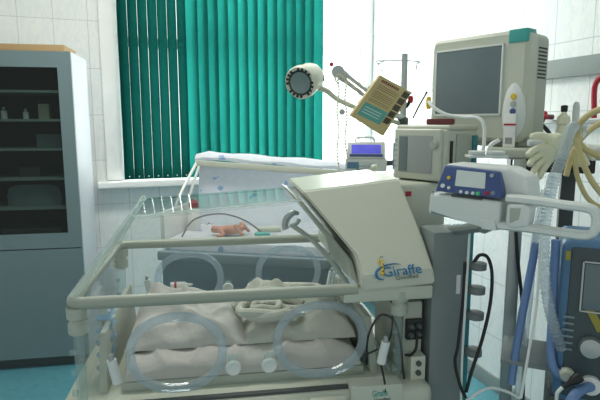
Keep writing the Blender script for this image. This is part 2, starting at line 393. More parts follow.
# pedestal and deck
MB().box(.30, .75, .18, .48, .14, .70, .03).build('pedestal', 'grey_column', inc)
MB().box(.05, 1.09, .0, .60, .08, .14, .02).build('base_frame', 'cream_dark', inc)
for x, y in ((.10, .10), (.90, .10), (.10, .54), (.90, .54)):
    MB().lathe([(0, -.015), (.035, -.015), (.04, -.008), (.04, .008), (.035, .015), (0, .015)], axis_m((x, y, .04), (0, 1, 0)), 16).build('caster', 'black', inc)
MB().box(-.05, .956, -.045, WV + .04, .70, DECK, .03, seg=3).build('deck', 'cream', inc)
MB().box(.11, .845, -.022, -.006, DECK - .001, DECK + .007, .001).build('gap_strip', 'dark_grey', inc)  # dark strip standing in for the shaded gap below the front panel
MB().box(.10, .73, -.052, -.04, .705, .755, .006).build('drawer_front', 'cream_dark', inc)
MB().box(.715, .86, -.053, -.0, .70, .793, .004).build('name_plate', 'cream', inc)
k = MB().box(.60, .70, -.066, -.045, .70, .772, .006).build('latch_block', 'cream', inc)
MB().lathe([(0, 0), (.018, 0), (.018, .006), (.010, .010), (0, .010)], axis_m((.65, -.066, .737), (0, -1, 0)), 18).build('knob', 'cream_dark', k)
# bed well with slanted end panels, under the mattress
MB().box(.10, .78, .05, WV - .05, DECK - .002, .803, .01).build('mattress_tray', 'cream_dark', inc)
for x, s_ in ((.055, 1), (.81, -1)):
    MB().hexa([Vector(p) for p in ((x - .012, .05, DECK), (x + .012, .05, DECK), (x + .012, WV - .06, DECK), (x - .012, WV - .06, DECK),
        (x - .012, .10, .93), (x + .004, .10, .93), (x + .004, WV - .10, .93), (x - .012, WV - .10, .93))], .004).build('end_board', 'cream_dark', inc)
# rails
def rounded_path(pts): return pts
rl = MB()
rail_sec = lambda pts: rl.tube(pts, .0165, 12, smooth=False)
RR = .03
arc = [(RR - RR * math.sin(a), RR - RR * math.cos(a)) for a in (0, R(30), R(60), R(90))]
fr = [(.74, 0, RZ)] + [(x, y, RZ) for x, y in arc] + [(0, WV - .03, RZ), (.012, WV - .008, RZ), (.03, WV, RZ), (1.0, WV, RZ)]
rl.tube(fr, .0165, 12, smooth=False)
rl.build('hood_rail', 'rail', inc)
MB().box(.70, .955, -.012, .03, RZ - .035, RZ + .005, .008).build('rail_end', 'cream', inc)
# corner posts with collars
for x, y, z0 in ((.012, .012, DECK), (.012, WV - .012, DECK), (.866, .012, DECK), (.866, WV - .012, DECK)):
    p = MB().lathe([(.013, z0), (.013, RZ - .01)], Matrix.Translation((x, y, 0)), 14).build('corner_post', 'post_clear', inc)
    MB().lathe([(.019, RZ - .085), (.024, RZ - .08), (.024, RZ - .055), (.019, RZ - .05), (.019, RZ - .045), (.026, RZ - .04), (.026, RZ - .012)], Matrix.Translation((x, y, 0)), 18).build('collar', 'cream_dark', p)
    for z in (DECK + .03, DECK + .085, DECK + .14): MB().box(x - .020, x - .006, y - .02, y - .006, z, z + .014, .003).build('hinge', 'post_clear', p)
# walls: panels with oval portholes
def oval(cx, cz, a, b_, n=36, p=2.15):
    out = []
    for k in range(n):
        t = 2 * math.pi * k / n; c, s_ = math.cos(t), math.sin(t)
        out.append((cx + a * math.copysign(abs(c) ** (2 / p), c), cz + b_ * math.copysign(abs(s_) ** (2 / p), s_)))
    return out
PH = [(.257, .905), (.639, .915)]; PA, PB = .118, .098
def wall_panel(y, ports, ring_out):
    me = MB(); bm = me.bm
    # panel as strip of quads around each porthole cell
    xs = [.03, .448, .85]; z0, z1 = DECK + .004, RZ - .015
    for i, (cx, cz) in enumerate(ports):
        x0, x1 = xs[i], xs[i + 1]; n = 36
        inner = oval(cx, cz, PA, PB, n); outer = []
        for k in range(n):
            t = 2 * math.pi * k / n; c, s_ = math.cos(t), math.sin(t)
            m_ = min(((x1 - cx) if c > 0 else (cx - x0)) / max(abs(c), 1e-6), ((z1 - cz) if s_ > 0 else (cz - z0)) / max(abs(s_), 1e-6))
            outer.append((cx + c * m_, cz + s_ * m_))
        vi = [bm.verts.new((a, y, c)) for a, c in inner]; vo = [bm.verts.new((a, y, c)) for a, c in outer]
        for k in range(n): bm.faces.new((vi[k], vi[(k + 1) % n], vo[(k + 1) % n], vo[k]))
    pn = me.build('side_panel', 'acrylic', inc)
    for cx, cz in ports:
        d = MB().tube([(a, y + ring_out, c) for a, c in oval(cx, cz, PA, PB, 40)], .0125, 10, True, smooth=False).build('porthole_ring', 'ring', pn)
    return pn
pf = wall_panel(.0, PH, -.006)
pr = wall_panel(WV, PH, .006)
MB().box(.0, .004, .03, WV - .03, DECK + .004, RZ - .015).build('end_panel', 'acrylic', inc)
# porthole doors' hinges and round latches on front and rear walls
for y, s_ in ((-.012, -1), (WV + .012, 1)):
    for x in (.402, .497):
        l = MB().lathe([(0, 0), (.019, 0), (.021, .004), (.021, .010), (.017, .014), (.012, .012), (0, .012)], axis_m((x, y, .858), (0, s_, 0)), 20).build('porthole_latch', 'white_plastic' if s_ < 0 else 'pale_label', inc)
        MB().box(x - .014, x + .014, y - .004, y + .004, .874, .892, .004).build('latch_tab', 'post_clear', l)
    for x in (.108, .806):
        h = MB().tube([(x, y - s_ * .002 + s_ * .012, .842), (x + (-.012 if x < .4 else .012), y + s_ * .012, .905)], .0125, 12, smooth=False).build('porthole_hinge', 'white_plastic', inc)
        MB().lathe([(0, 0), (.007, 0), (.007, .012), (.004, .016), (0, .016)], Matrix.Translation((x + (-.012 if x < .4 else .012), y + s_ * .012, .905)), 10).build('hinge_pin', 'steel', h)
# clear hood: four faces rising from the rails to a narrow flat roof
B = [(.0, .0, RZ + .012), (.86, .0, RZ + .012), (.86, WV, RZ + .012), (.0, WV, RZ + .012)]
T = [(.125, .20, 1.232), (.90, .20, 1.290), (.90, .47, 1.293), (.125, .47, 1.250)]
hd = MB(); vb = [hd.bm.verts.new(p) for p in B]; vt = [hd.bm.verts.new(p) for p in T]
for i in range(4):
    if i != 1: hd.bm.faces.new((vb[i], vb[(i + 1) % 4], vt[(i + 1) % 4], vt[i]))
hd.bm.faces.new(vt)
bmesh.ops.bevel(hd.bm, geom=[e for e in hd.bm.edges if len(e.link_faces) == 2], offset=.012, segments=3, affect='EDGES')
hd.build('hood', 'hood_clear', inc, angle=5)
he = MB()
he.tube([(.004, .004, RZ + .014), (.125, .20, 1.232)], .0105, 10, smooth=False).tube([(.004, WV - .004, RZ + .014), (.125, .47, 1.250)], .008, 10, smooth=False)
he.tube([(.125, .20, 1.232), (.125, .47, 1.250)], .0085, 10, smooth=False).tube([(.125, .20, 1.232), (.62, .20, 1.269)], .004, 10, smooth=False)
he.build('hood_edge', 'edge_clear', inc)
# heater housing: sloped front, overhanging left, tower block to its right
tl = IL(301, 191, v=.20); tr = IL(399, 179, v=.20); bl = IL(362, 278, v=-.02); br = IL(434, 270, v=-.02); kl = IL(356, 256, v=.025); kr = IL(424, 240, v=.05)
b2l = IL(362, 292, v=-.026); b2r = IL(436, 284, v=-.026)
def ring4(l, r): return l, r
front = [(tl, tr), (kl, kr), (bl, br), (b2l, b2r)]
hs = MB()
rowsF = [[p[0].copy(), p[1].copy()] for p in front]
back_v = .52
rowsB = [[Vector((p[0].x, back_v + (.08 if i > 1 else 0), p[0].z + (.004 if i == 0 else 0))), Vector((p[1].x, back_v + (.08 if i > 1 else 0), p[1].z + (.004 if i == 0 else 0)))] for i, p in enumerate(front)]
rings = []
for i in range(4): rings.append([rowsF[i][0], rowsF[i][1], rowsB[i][1], rowsB[i][0]])
hs.loft(rings)
bmesh.ops.bevel(hs.bm, geom=hs.bm.edges[:], offset=.006, segments=3, affect='EDGES')
housing = hs.build('heater_housing', 'cream', inc, angle=22)
# lip: rim strip of the housing that follows the hood edge
off = Vector((-.022, 0, -.012))
lp = MB(); A = [p[0] + off * 1.0 for p in front[:3]]; Bk = [p[0] + Vector((-.004, 0, -.02)) for p in front[:3]]
lp.loft([[A[i] + Vector((0, .03, 0)), Bk[i] + Vector((0, .03, 0)), Bk[i] + Vector((0, .30, 0)), A[i] + Vector((0, .30, 0))] for i in range(3)])
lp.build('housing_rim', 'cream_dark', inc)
tw0 = IL(404, 215, v=.19); 
MB().box(tr.x - .06, 1.085, .207, .55, .99, 1.312, .02, seg=3).build('tower_block', 'cream', inc)
MB().box(.885, .945, .03, .30, DECK - .005, .995, .01).build('connector_housing', 'cream_dark', inc)
MB().box(tr.x + .025, tr.x + .043, .2045, .210, tr.z - .055, tr.z - .040).build('warning_sticker', 'red', inc)
cp = MB().box(.893, .940, .018, .034, .885, .945, .003).build('connector_plate', 'black', inc)
for x, z in ((.906, .928), (.928, .928), (.906, .902), (.928, .904)):
    MB().lathe([(0, 0), (.009, 0), (.009, .008), (.005, .014), (0, .014)], axis_m((x, .018, z), (0, -1, 0)), 12).build('socket', 'dark_grey', cp)
sb = MB().box(.900, .944, -.005, .032, DECK - .002, .845, .004).build('socket_block', 'cream', inc)
for z in (.797, .825): MB().lathe([(0, 0), (.008, 0), (.008, .006), (0, .006)], axis_m((.922, -.005, z), (0, -1, 0)), 12).build('socket', 'dark_grey', sb)
# lettering on the housing: small giraffe sign, swoosh and words, on the sloping face
e1 = (br - bl).normalized(); up_ = (kl - bl); up_ = (up_ - e1 * up_.dot(e1)).normalized(); nn = e1.cross(up_).normalized()
def face_m(px, py, v):
    c = IL(px, py, v=v); m_ = Matrix((( e1.x, up_.x, nn.x, 0), (e1.y, up_.y, nn.y, 0), (e1.z, up_.z, nn.z, 0), (0, 0, 0, 1)))
    return m_
# true face plane between the kink row and the bottom row
nrm = (kl - bl).cross(br - bl).normalized(); nrm = -nrm if nrm.y > 0 else nrm
up_ = nrm.cross(e1); up_ = up_ if up_.z > 0 else -up_
def on_face(px, py):
    Mi = mtx(inc).inverted(); o_ = Mi @ EYE; d_ = (Mi.to_3x3() @ ray(px, py))
    return o_ + d_ * ((bl - o_).dot(nrm) / d_.dot(nrm)) + nrm * .0015
def face_mtx(px, py):
    c = on_face(px, py)
    return Matrix(((e1.x, up_.x, nrm.x, c.x), (e1.y, up_.y, nrm.y, c.y), (e1.z, up_.z, nrm.z, c.z), (0, 0, 0, 1)))
ppm = 1.45 / 520
text('logo_word', 'Giraffe', 14.5 * ppm, 'logo_blue', housing, face_mtx(402, 271))
text('logo_word', 'OmniBed', 5.2 * ppm, 'ink', housing, face_mtx(407, 277.5), sx=1.15)
def on_face_tube(pts, rr, name, m):
    MB().tube([on_face(*p) for p in pts], [r * ppm for r in rr], 8).build(name, m, housing)
on_face_tube([(401, 264.5), (393, 264), (384, 266), (377.5, 270), (376, 275), (379, 279), (384, 280)], [.2, .6, .9, 1.2, 1.4, 1.1, .3], 'logo_swoosh', 'logo_blue')
on_face_tube([(382.5, 275), (382.5, 270), (381.8, 264), (380.5, 260.5)], [1.6, 1.4, 1.2, 1.2], 'logo_giraffe', 'yellow')
on_face_tube([(381.5, 260.8), (378.8, 261.6), (376.8, 261.8)], [1.3, .9, .6], 'logo_giraffe_head', 'yellow')
sp = MB()
for q in ((382.5, 272, 1), (382, 268, .8), (382.6, 265, .7), (380, 258, .7), (382, 257.5, .7), (379, 260.6, .5)): sp.ball(on_face(q[0], q[1]) + nrm * .003, q[2] * ppm, 8)
sp.build('logo_spots', 'brown', housing)
# teal sign on the deck front
MI = Matrix.Translation((.795, -.0535, .770)) @ FACE
text('deck_word', 'Giraffe', .026, 'teal_badge', inc, MI, sx=.62)
text('deck_word', 'OmniBed', .012, 'ink', inc, Matrix.Translation((.802, -.0535, .752)) @ FACE)
# inner lever and arm at the housing side
MB().tube([at(352, 291, 1.50), at(345, 280, 1.52), at(332, 262, 1.55), at(312, 240, 1.58), at(293, 226, 1.6)], .0075, 8).build('tube_arm_temp', 'cream_dark')
o = bpy.data.objects['tube_arm_temp']; wm = Matrix.Translation(o.location); o.data.transform(mtx(inc).inverted() @ wm); o.location = (0, 0, 0); o.parent = inc; o.name = 'tubing_arm'; o.data.name = 'tubing_arm'
hk = MB(); 
hk.tube([L(inc, at(x, y, 1.6)) for x, y in ((299, 214), (293, 213), (287, 218), (285, 225), (286, 229))], [.004, .010, .011, .010, .012], 8)
hk.tube([L(inc, at(x, y, 1.6)) for x, y in ((290, 226), (297, 223), (299, 219))], .006, 8)
hk.build('tubing_clamp', 'steel', inc)
# support column at the head end with its teal strip and cable clips
def col_box(x0, x1, y0, y1, z0, z1, name, m, bev=.006): return MB().box(x0, x1, y0, y1, z0, z1, bev).build(name, m, inc)
cA = IL(433, 240, v=.13)
col_box(.958, 1.060, .005, .115, .06, 1.20, 'support_column', 'grey_column', .01)
col_box(1.061, 1.085, .02, .11, .06, 1.20, 'teal_rail', 'teal_strip', .003)
for z in (.845, .955, 1.03, 1.10):
    MB().lathe([(.017, z - .011), (.024, z - .009), (.024, z + .009), (.017, z + .011)], Matrix.Translation((1.090, .0, 0)), 16).build('cable_clip', 'clip_grey', inc)
MB().box(1.030, 1.042, .002, .006, 1.02, 1.075, .001).build('switch_plate', 'white_plastic', inc)
# cables around the support column and head end
def wire(name, label, cat, pts, r, m, n=8, ribs=0, sub=6, group=None):
    o = MB().tube(pts, r, n, ribs=ribs, sub=sub).build(name, m); return tag(o, label, cat, group)

# ------------------------------------------------------------------ bedding in the incubator
def cloth_blob(name, m, label, cat, outline, z0, hgt, seed, res=46, amp=.006, fall=2.4, ax=1, fold=()):
    """soft heightfield pad: outline = (u0,u1,v0,v1) in the incubator frame"""
    rnd = random.Random(seed); u0, u1, v0, v1 = outline; mb = MB(); bm = mb.bm; g = []
    ph = [(rnd.uniform(0, 6.3), rnd.uniform(10, 60), rnd.uniform(0, 6.3)) for _ in range(9)]
    def hh(a, c):
        e = max(0, 1 - abs(2 * a - 1) ** fall) ** .5 * max(0, 1 - abs(2 * c - 1) ** fall) ** .5
        x, y = u0 + (u1 - u0) * a, v0 + (v1 - v0) * c
        wv = sum(math.sin(x * f * math.cos(d) * ax + y * f * math.sin(d) + p + 1.2 * math.sin(7 * x + p + 9 * y)) for p, f, d in ph) / 3.2
        wv = wv if wv > 0 else wv * .4
        z = z0 + hgt * e + amp * wv * min(1, e * 2)
        for (fu, fv, fw, fh_, fa) in fold:
            q = (x - fu) * math.cos(fa) + (y - fv) * math.sin(fa); z += fh_ * math.exp(-(q / fw) ** 2) * e
        return z
    n = res
    top = [[bm.verts.new((u0 + (u1 - u0) * i / n, v0 + (v1 - v0) * j / n, hh(i / n, j / n))) for j in range(n + 1)] for i in range(n + 1)]
    bot = [[(top[i][j] if i in (0, n) or j in (0, n) else bm.verts.new((u0 + (u1 - u0) * i / n, v0 + (v1 - v0) * j / n, z0))) for j in range(n + 1)] for i in range(n + 1)]
    for i in range(n):
        for j in range(n):
            bm.faces.new((top[i][j], top[i + 1][j], top[i + 1][j + 1], top[i][j + 1]))
            try: bm.faces.new((bot[i][j], bot[i][j + 1], bot[i + 1][j + 1], bot[i + 1][j]))
            except ValueError: pass
    o = mb.build(name, m, None, base=False, angle=80)
    o.location = INC; o.rotation_euler = (0, 0, IR); return tag(o, label, cat)
cloth_blob('mattress', 'cloth', 'white sheeted mattress lying in the incubator under the clear hood', 'mattress', (.105, .775, .055, WV - .055), .8035, .058, 3, 110, .010, 8, 1, ((.2, .1, .008, .007, .5), (.3, .1, .007, .006, -.4), (.42, .08, .008, .007, .25), (.56, .1, .007, .007, -.6), (.66, .1, .008, .006, .4)))
cloth_blob('sheet_nest', 'cloth', 'crumpled off-white sheet piled along the left of the incubator mattress', 'sheet', (.10, .45, .12, .53), .860, .060, 7, 90, .017, 2.6, 1, ((.22, .25, .018, .016, .9), (.30, .30, .014, .014, 1.3), (.18, .40, .020, .018, .4), (.36, .22, .012, .012, 1.9), (.28, .45, .02, .018, 1.5), (.33, .2, .009, .010, .3)))
cloth_blob('folded_blanket', 'cloth_green', 'cream rumpled blanket heaped at the right end of the incubator mattress', 'blanket', (.44, .775, .12, .57), .860, .075, 12, 90, .019, 3, 1, ((.55, .22, .014, .015, 1.4), (.66, .25, .016, .018, .7), (.70, .18, .010, .012, 1.9), (.60, .40, .020, .02, 1.1), (.52, .35, .014, .016, .2), (.72, .35, .012, .014, 1.5)))
# bunched cloth with a rolled swirl
b = MB(); sw = []
cx, cy, cz = .50, .20, .938
for k in range(30):
    a = k * .42; r_ = .008 + .0024 * k
    sw.append((cx + r_ * math.cos(a) * 1.15, cy + r_ * math.sin(a) * .75, cz + .012 - .0005 * k + .004 * math.sin(k * 1.3)))
b.tube(sw, [.008 + .00025 * k for k in range(30)], 10, sub=4)
b.tube([(.41, .26, .925), (.45, .24, .945), (.50, .28, .955), (.58, .27, .948), (.63, .24, .93)], [.012, .022, .024, .022, .012], 10)
b.tube([(.45, .17, .924), (.50, .14, .93), (.56, .15, .932), (.62, .18, .92)], [.010, .016, .018, .010], 10)
o = b.build('bunched_cloth', 'cloth_green', None, base=False); o.location = INC; o.rotation_euler = (0, 0, IR)
tag(o, 'bunched greenish white cloth twisted into a swirl between the two front portholes', 'cloth')

# ================================================================== SECOND BED BEHIND
CB = Vector((-.56, 2.86, 0)); CBR = R(-11)
crib = thing('infant_warmer_bed', 'slate blue infant warmer bed with printed cloth bumper behind the incubator', 'baby bed', CB, CBR)
cw, cd = .80, .46
MB().box(-.02, cw, -cd, 0, .62, .90, .03).build('bed_body', 'slate', crib)
MB().box(.25, .55, -.35, -.10, .10, .63, .03).build('pedestal', 'slate', crib)
MB().box(.05, .72, -.44, -.02, 0, .10, .03).build('base', 'slate', crib)
MB().box(-.03, cw + .01, -cd - .012, -cd + .02, .85, .895, .008).build('side_rail', 'slate_light', crib)
MB().box(.0, cw - .02, -cd + .02, -.02, .895, .945, .015).build('bed_pad', 'crib_print', crib)
# printed bumper: leaning back panel with a folded top edge
n = 14; rows = []
prof = [(-.035, .94), (-.012, 1.02), (.0, 1.12), (.012, 1.21), (.02, 1.25)]
bp = MB()
rings = []
for i in range(n + 1):
    x = .0 + cw * i / n; dz = .035 - .05 * (i / n) + .006 * math.sin(i * 1.7)
    fr_ = [Vector((x, y + .006 * math.sin(i * .9 + z * 20), z + dz * (z - .94) / .31)) for y, z in prof]
    bk = [Vector((p.x, p.y + .018, p.z)) for p in reversed(fr_)]
    rings.append(fr_ + bk)
bp.loft(rings); bp.build('printed_bumper', 'crib_print', crib, angle=60)
tp = MB(); rings = []
for i in range(n + 1):
    x = -.02 + (cw + .04) * i / n; dz = .035 - .05 * (i / n)
    cyz = (.045, 1.285 + dz - (.02 if i in (0, n) else 0))
    rings.append([Vector((x, cyz[0] + .075 * math.cos(t) * (1 if i not in (0, n) else .6), cyz[1] + .024 * math.sin(t) + .004 * math.sin(i * 1.3 + t))) for t in [2 * math.pi * k / 10 for k in range(10)]])
tp.loft(rings); tp.build('bumper_top_fold', 'crib_print', crib, angle=60)
tr_ = MB().box(-.0, cw, -.022, .0, -.016, .016, .005, Matrix.Translation((0, -.012, 1.28)) @ Matrix.Rotation(R(3), 4, 'Y'))
tr_.build('panel_rail', 'cream', crib)
MB().box(-.02, .0, -cd + .02, -.03, .90, 1.08, .008).build('end_panel', 'pale_label', crib)
for x, y in ((-.03, -.20), (-.05, -.30)):
    MB().tube([(x, y, .93), (x + .02, y + .08, 1.10), (x + .05, -.01, 1.29)], .008, 8).build('slanted_tube', 'white_plastic', crib)
# baby lying on the pad
def skin_chain(name, verts, edges, radii, m, sub=2):
    me = bpy.data.meshes.new(name); me.from_pydata([tuple(v) for v in verts], edges, [])
    o = bpy.data.objects.new(name, me); COL.objects.link(o)
    sk = o.modifiers.new('skin', 'SKIN')
    for i, r_ in enumerate(radii):
        d_ = me.skin_vertices[0].data[i]; d_.radius = (r_, r_) if not hasattr(r_, '__len__') else r_; d_.use_root = (i == 0)
    s2 = o.modifiers.new('sub', 'SUBSURF'); s2.levels = s2.render_levels = sub
    me2 = bpy.data.meshes.new_from_object(o.evaluated_get(bpy.context.evaluated_depsgraph_get())); bpy.data.objects.remove(o)
    me2.materials.clear(); return me2
bx, by, bz = .155, -.30, .945     # in the bed's frame: head to the left
V = [(bx + .20, by, bz + .04), (bx + .13, by, bz + .042), (bx + .085, by, bz + .040), (bx + .03, by - .005, bz + .043),
     (bx + .12, by - .045, bz + .04), (bx + .15, by - .075, bz + .02), (bx + .10, by - .085, bz + .016),
     (bx + .12, by + .045, bz + .04), (bx + .155, by + .07, bz + .02), (bx + .11, by + .085, bz + .016),
     (bx + .255, by - .035, bz + .055), (bx + .215, by - .06, bz + .085), (bx + .28, by - .07, bz + .02), 
     (bx + .255, by + .035, bz + .055), (bx + .22, by + .06, bz + .08), (bx + .285, by + .06, bz + .02)]
BS = .74; V = [(bx + (a - bx) * BS, by + (b_ - by) * BS, bz + (c_ - bz) * BS) for a, b_, c_ in V]
E = [(0, 1), (1, 2), (2, 3), (1, 4), (4, 5), (5, 6), (1, 7), (7, 8), (8, 9), (0, 10), (10, 11), (11, 12), (0, 13), (13, 14), (14, 15)]
Rd = [.034, .036, .018, .038, .017, .013, .010, .017, .013, .010, .020, .017, .011, .020, .017, .011]
bodymesh = skin_chain('newborn_baby', V, E, [r_ * BS for r_ in Rd], 'skin')
o = link_mesh('newborn_baby', bodymesh, 'skin', None, base=False, angle=180); o.location = CB; o.rotation_euler = (0, 0, CBR)
tag(o, 'tiny reddish newborn person lying on the printed pad, seen through the hood', 'person')
bf = MB()
for s_ in (-1, 1): bf.ball((bx + .010, by - .004 + s_ * .010, bz + .057), (.004, .003, .0025), 8)
bf.build('eyes', 'brown', o); MB().ball((bx + .017, by - .004, bz + .061), (.004, .004, .005), 8).build('nose', 'skin', o)
MB().ball((bx + .031, by - .004, bz + .058), (.002, .006, .0025), 8).build('mouth', 'dark_red', o)
# tubing arc over the baby
cp_ = lambda *p: mtx(crib) @ Vector(p)
wire('breathing_tube', 'thin grey breathing tube arching over the newborn on the rear bed', 'tube', [cp_(.06, -.38, .95), cp_(.09, -.30, 1.02), cp_(.20, -.22, 1.04), cp_(.33, -.22, 1.01), cp_(.45, -.28, .953)], .004, 'dark_grey')
o = MB().box(-.035, .035, -.025, .025, 0, .03, .008).build('cloth_pad', 'teal_badge'); o.location = cp_(.45, -.33, .945); o.rotation_euler = (0, 0, .3)
tag(o, 'small green pad on the rear bed to the right of the newborn', 'pad')
o = MB().box(-.06, .06, -.03, .03, 0, .025, .01).build('folded_diaper', 'cream'); o.location = cp_(.44, -.16, .945); o.rotation_euler = (0, 0, .2)
tag(o, 'folded beige diaper on the rear bed beyond the green pad', 'diaper')
t = thing('feeding_bottle', 'small pale bottle with a red cap on the rear bed\'s left corner', 'bottle', cp_(.05, -.20, .945), CBR)
MB().lathe([(0, 0), (.028, 0), (.030, .01), (.030, .10), (.022, .12), (0, .12)], None, 16).build('bottle_body', 'pale_label', t)
MB().lathe([(.024, .12), (.024, .145), (.012, .155), (0, .165)], None, 14).build('cap', 'red', t)

# ================================================================== LAMP, IV STAND, PUMP, CARD
IVP = at(403, 118, 2.3); IVX, IVY = IVP.x, IVP.y
iv = thing('drip_stand', 'tall grey drip stand with wire hooks behind the brochure', 'drip stand', (IVX, IVY, 0))
MB().lathe([(.016, .06), (.016, 1.2), (.014, 1.2), (.014, 1.79), (0, 1.795)], None, 14).build('pole', 'steel', iv)
for k in range(5):
    a = k * 2 * math.pi / 5 + .3
    lg = MB().tube([(.01, 0, .09), (.15, 0, .07), (.27, 0, .055)], .012, 8).build('leg', 'steel', iv); lg.rotation_euler = (0, 0, a)
    MB().lathe([(0, -.012), (.022, -.012), (.025, 0), (.022, .012), (0, .012)], axis_m((.27, 0, .026), (0, 1, 0)), 14).build('caster', 'black', lg)
def ivl(px, py): p = at(px, py, IVY); return (p.x - IVX, 0, p.z)
MB().tube([ivl(403, 60), ivl(390, 60.5), ivl(377, 61), ivl(379, 64), ivl(383, 63)], .003, 6).build('hook', 'steel', iv)
MB().tube([ivl(403, 60), ivl(412, 61), ivl(420, 62), ivl(417, 64), ivl(416, 70)], .003, 6).build('hook', 'steel', iv)
MB().tube([ivl(382 + 4 * math.cos(k * .63), 66 + 4.5 * math.sin(k * .63)) for k in range(10)], .0025, 6, True, 3).build('hook_ring', 'steel', iv)
MB().tube([ivl(399, 110), ivl(407, 106), ivl(410, 100)], .008, 8).build('clamp', 'black', iv)
MB().lathe([(0, 0), (.010, 0), (.012, .015), (.010, .03), (0, .03)], axis_m(ivl(410.5, 103), (0, 0, 1)), 12).build('clamp_knob', 'red', iv)
# examination lamp
lp_c = at(306, 80, 2.2)
lamp = thing('examination_lamp', 'cream round examination lamp on a curved arm in front of the blinds', 'lamp', (IVX, IVY - .02, 0))
def ll(p): return L(lamp, p)
ax = (ll(at(296, 85, 2.06)) - ll(at(318, 73, 2.26))).normalized()
fc = ll(at(300, 83, 2.10))
mh = axis_m(fc, -ax)
MB().lathe([(0, .03), (.0505, .03), (.0505, .0), (.062, -.004), (.066, .004), (.066, .03), (.060, .034), (.060, .10), (.056, .118), (.040, .130), (0, .134)], mh, 30).build('lamp_head', 'cream', lamp)
MB().lathe([(0, .012), (.045, .012), (.051, .0), (.040, .014), (.0, .016)], mh, 24).build('reflector', 'dark_grey', lamp)
MB().lathe([(0, .004), (.030, .005), (.043, .001), (.043, .010), (0, .011)], mh, 24).build('lens', 'lens', lamp)
sl = MB()
for k in range(20):
    if k % 5 == 4: continue
    a = 2 * math.pi * k / 20
    sl.box(-.0045, .0045, .050, .059, -.0055, .002, .001, mh @ Matrix.Rotation(a, 4, 'Z'))
sl.build('vent_slots', 'black', lamp)
sw_ = ll(at(322, 78, 2.165))
MB().box(-.012, .012, -.012, .012, -.004, .004, .002, axis_m(sw_, (.75, -.62, .1))).build('switch', 'black', lamp)
MB().tube([ll(at(318, 88, 2.2)), ll(at(327, 91, 2.2)), ll(at(337, 99, 2.21)), ll(at(352, 106, 2.22)), ll(at(372, 114, 2.25)), ll(at(392, 121, 2.28)), ll(Vector((IVX, IVY, at(403, 124, 2.3).z)))], [.012, .011, .010, .010, .010, .010, .010], 10).build('arm', 'cream', lamp)
MB().lathe([(.018, -.03), (.024, -.025), (.024, .025), (.018, .03)], Matrix.Translation((0, .02, at(403, 124, 2.3).z)), 14).build('clamp', 'dark_grey', lamp)
# hinged grey arm holding the brochure
arm = thing('support_arm', 'grey jointed support arm with red tip above the brochure', 'support arm', (IVX, IVY - .05, 0))
def al(px, py, Y): return L(arm, at(px, py, Y))
a0, a1 = al(338, 72, 2.14), al(390, 112, 2.2)
side = Vector((0, 0, 1)).cross(a1 - a0).normalized(); perp = (a1 - a0).cross(side).normalized()
m_ = MB()
for s_ in (-1, 1): m_.tube([a0 + perp * .011 * s_, a1 + perp * .011 * s_], .0085, 10, smooth=False)
m_.build('arm_rods', 'steel', arm)
MB().tube([a0, a0 + (a1 - a0) * .14], .022, 14, smooth=False).build('arm_joint', 'steel', arm)
MB().lathe([(0, -.02), (.024, -.02), (.026, 0), (.024, .02), (0, .02)], axis_m(a0, (0, 1, 0)), 16).build('joint_cap', 'steel', arm)
MB().ball(a0 + Vector((-.026, 0, .030)), .009, 10).build('red_tip', 'red', arm)
MB().tube([a1, al(398, 116, 2.26), Vector((0, .05, at(403, 118, 2.3).z))], .012, 10).build('arm_end', 'steel', arm)
# brochure: tan card with teal box and five dark photos
pc = [at(380.5, 75, 1.98), at(412, 92.5, 2.06), at(383.5, 136, 2.02), at(351, 115.5, 1.94)]
ce = sum(pc, Vector()) / 4
brx = thing('brochure', 'tan and teal printed brochure tilted on the support arm', 'brochure', (ce.x, ce.y, min(p.z for p in pc)))
pl_ = [L(brx, p) for p in pc]; ex = (pl_[1] - pl_[0]); ey = (pl_[3] - pl_[0]); en = ex.cross(ey).normalized(); en = en if en.y < 0 else -en
MB().prism(pl_, -en * .014, .001).build('card', 'tan_paper', brx)
def card(u, v, e=.0006): return pl_[0] + ex * u + ey * v + en * e
def patch(name, m, u0, u1, v0, v1, e=.0008):
    return MB().prism([card(u0, v0, 0), card(u1, v0, 0), card(u1, v1, 0), card(u0, v1, 0)], en * e).build(name, m, brx)
patch('teal_box', 'teal_paper', .10, .78, .62, .92)
for k in range(5): patch('photo', 'photo_dark', .80, .985, .05 + .165 * k, .185 + .165 * k)
ln = MB()
for v in (.18, .22, .26, .33, .37, .41, .45, .51, .55):
    ln.prism([card(.12, v, 0), card(.72, v, 0), card(.72, v + .008, 0), card(.12, v + .008, 0)], en * .0009)
ln.build('text_lines', 'brown', brx)
tx = MB()
for k in range(9):
    u = .12 + .06 * k; tx.prism([card(u, .06, 0), card(u + .042, .06, 0), card(u + .042, .115, 0), card(u, .115, 0)], en * .0009)
tx.build('title_letters', 'dark_red', brx)
tx = MB()
for v in (.70, .76, .82): tx.prism([card(.16, v, 0), card(.66, v, 0), card(.66, v + .01, 0), card(.16, v + .01, 0)], en * .0012)
tx.build('box_lines', 'pale_label', brx)
# bead chain
b = MB()
for px, ph_ in ((338, 0), (346, 2)):
    for k in range(32):
        y = 80 + k * 3.2
        p = at(px + 1.0 * math.sin(k * .5 + ph_), y, 2.12); b.ball(p, (.0042, .0042, .0062), 6)
cords = MB()
b.tube([at(339, 74, 2.12), at(335, 78, 2.12), at(338, 84, 2.12)], .003, 6).tube([at(339, 74, 2.12), at(344, 78, 2.12), at(346, 84, 2.12)], .003, 6)
ch = b.build('bead_chain', 'bead'); tag(ch, 'cream bead chain looped over the tip of the grey support arm', 'bead chain')
MB().lathe([(0, 0), (.012, 0), (.012, .006), (0, .006)], axis_m(at(342, 112, 2.115) - ch.location, (0, -1, 0)), 14).build('charm', 'steel', ch)
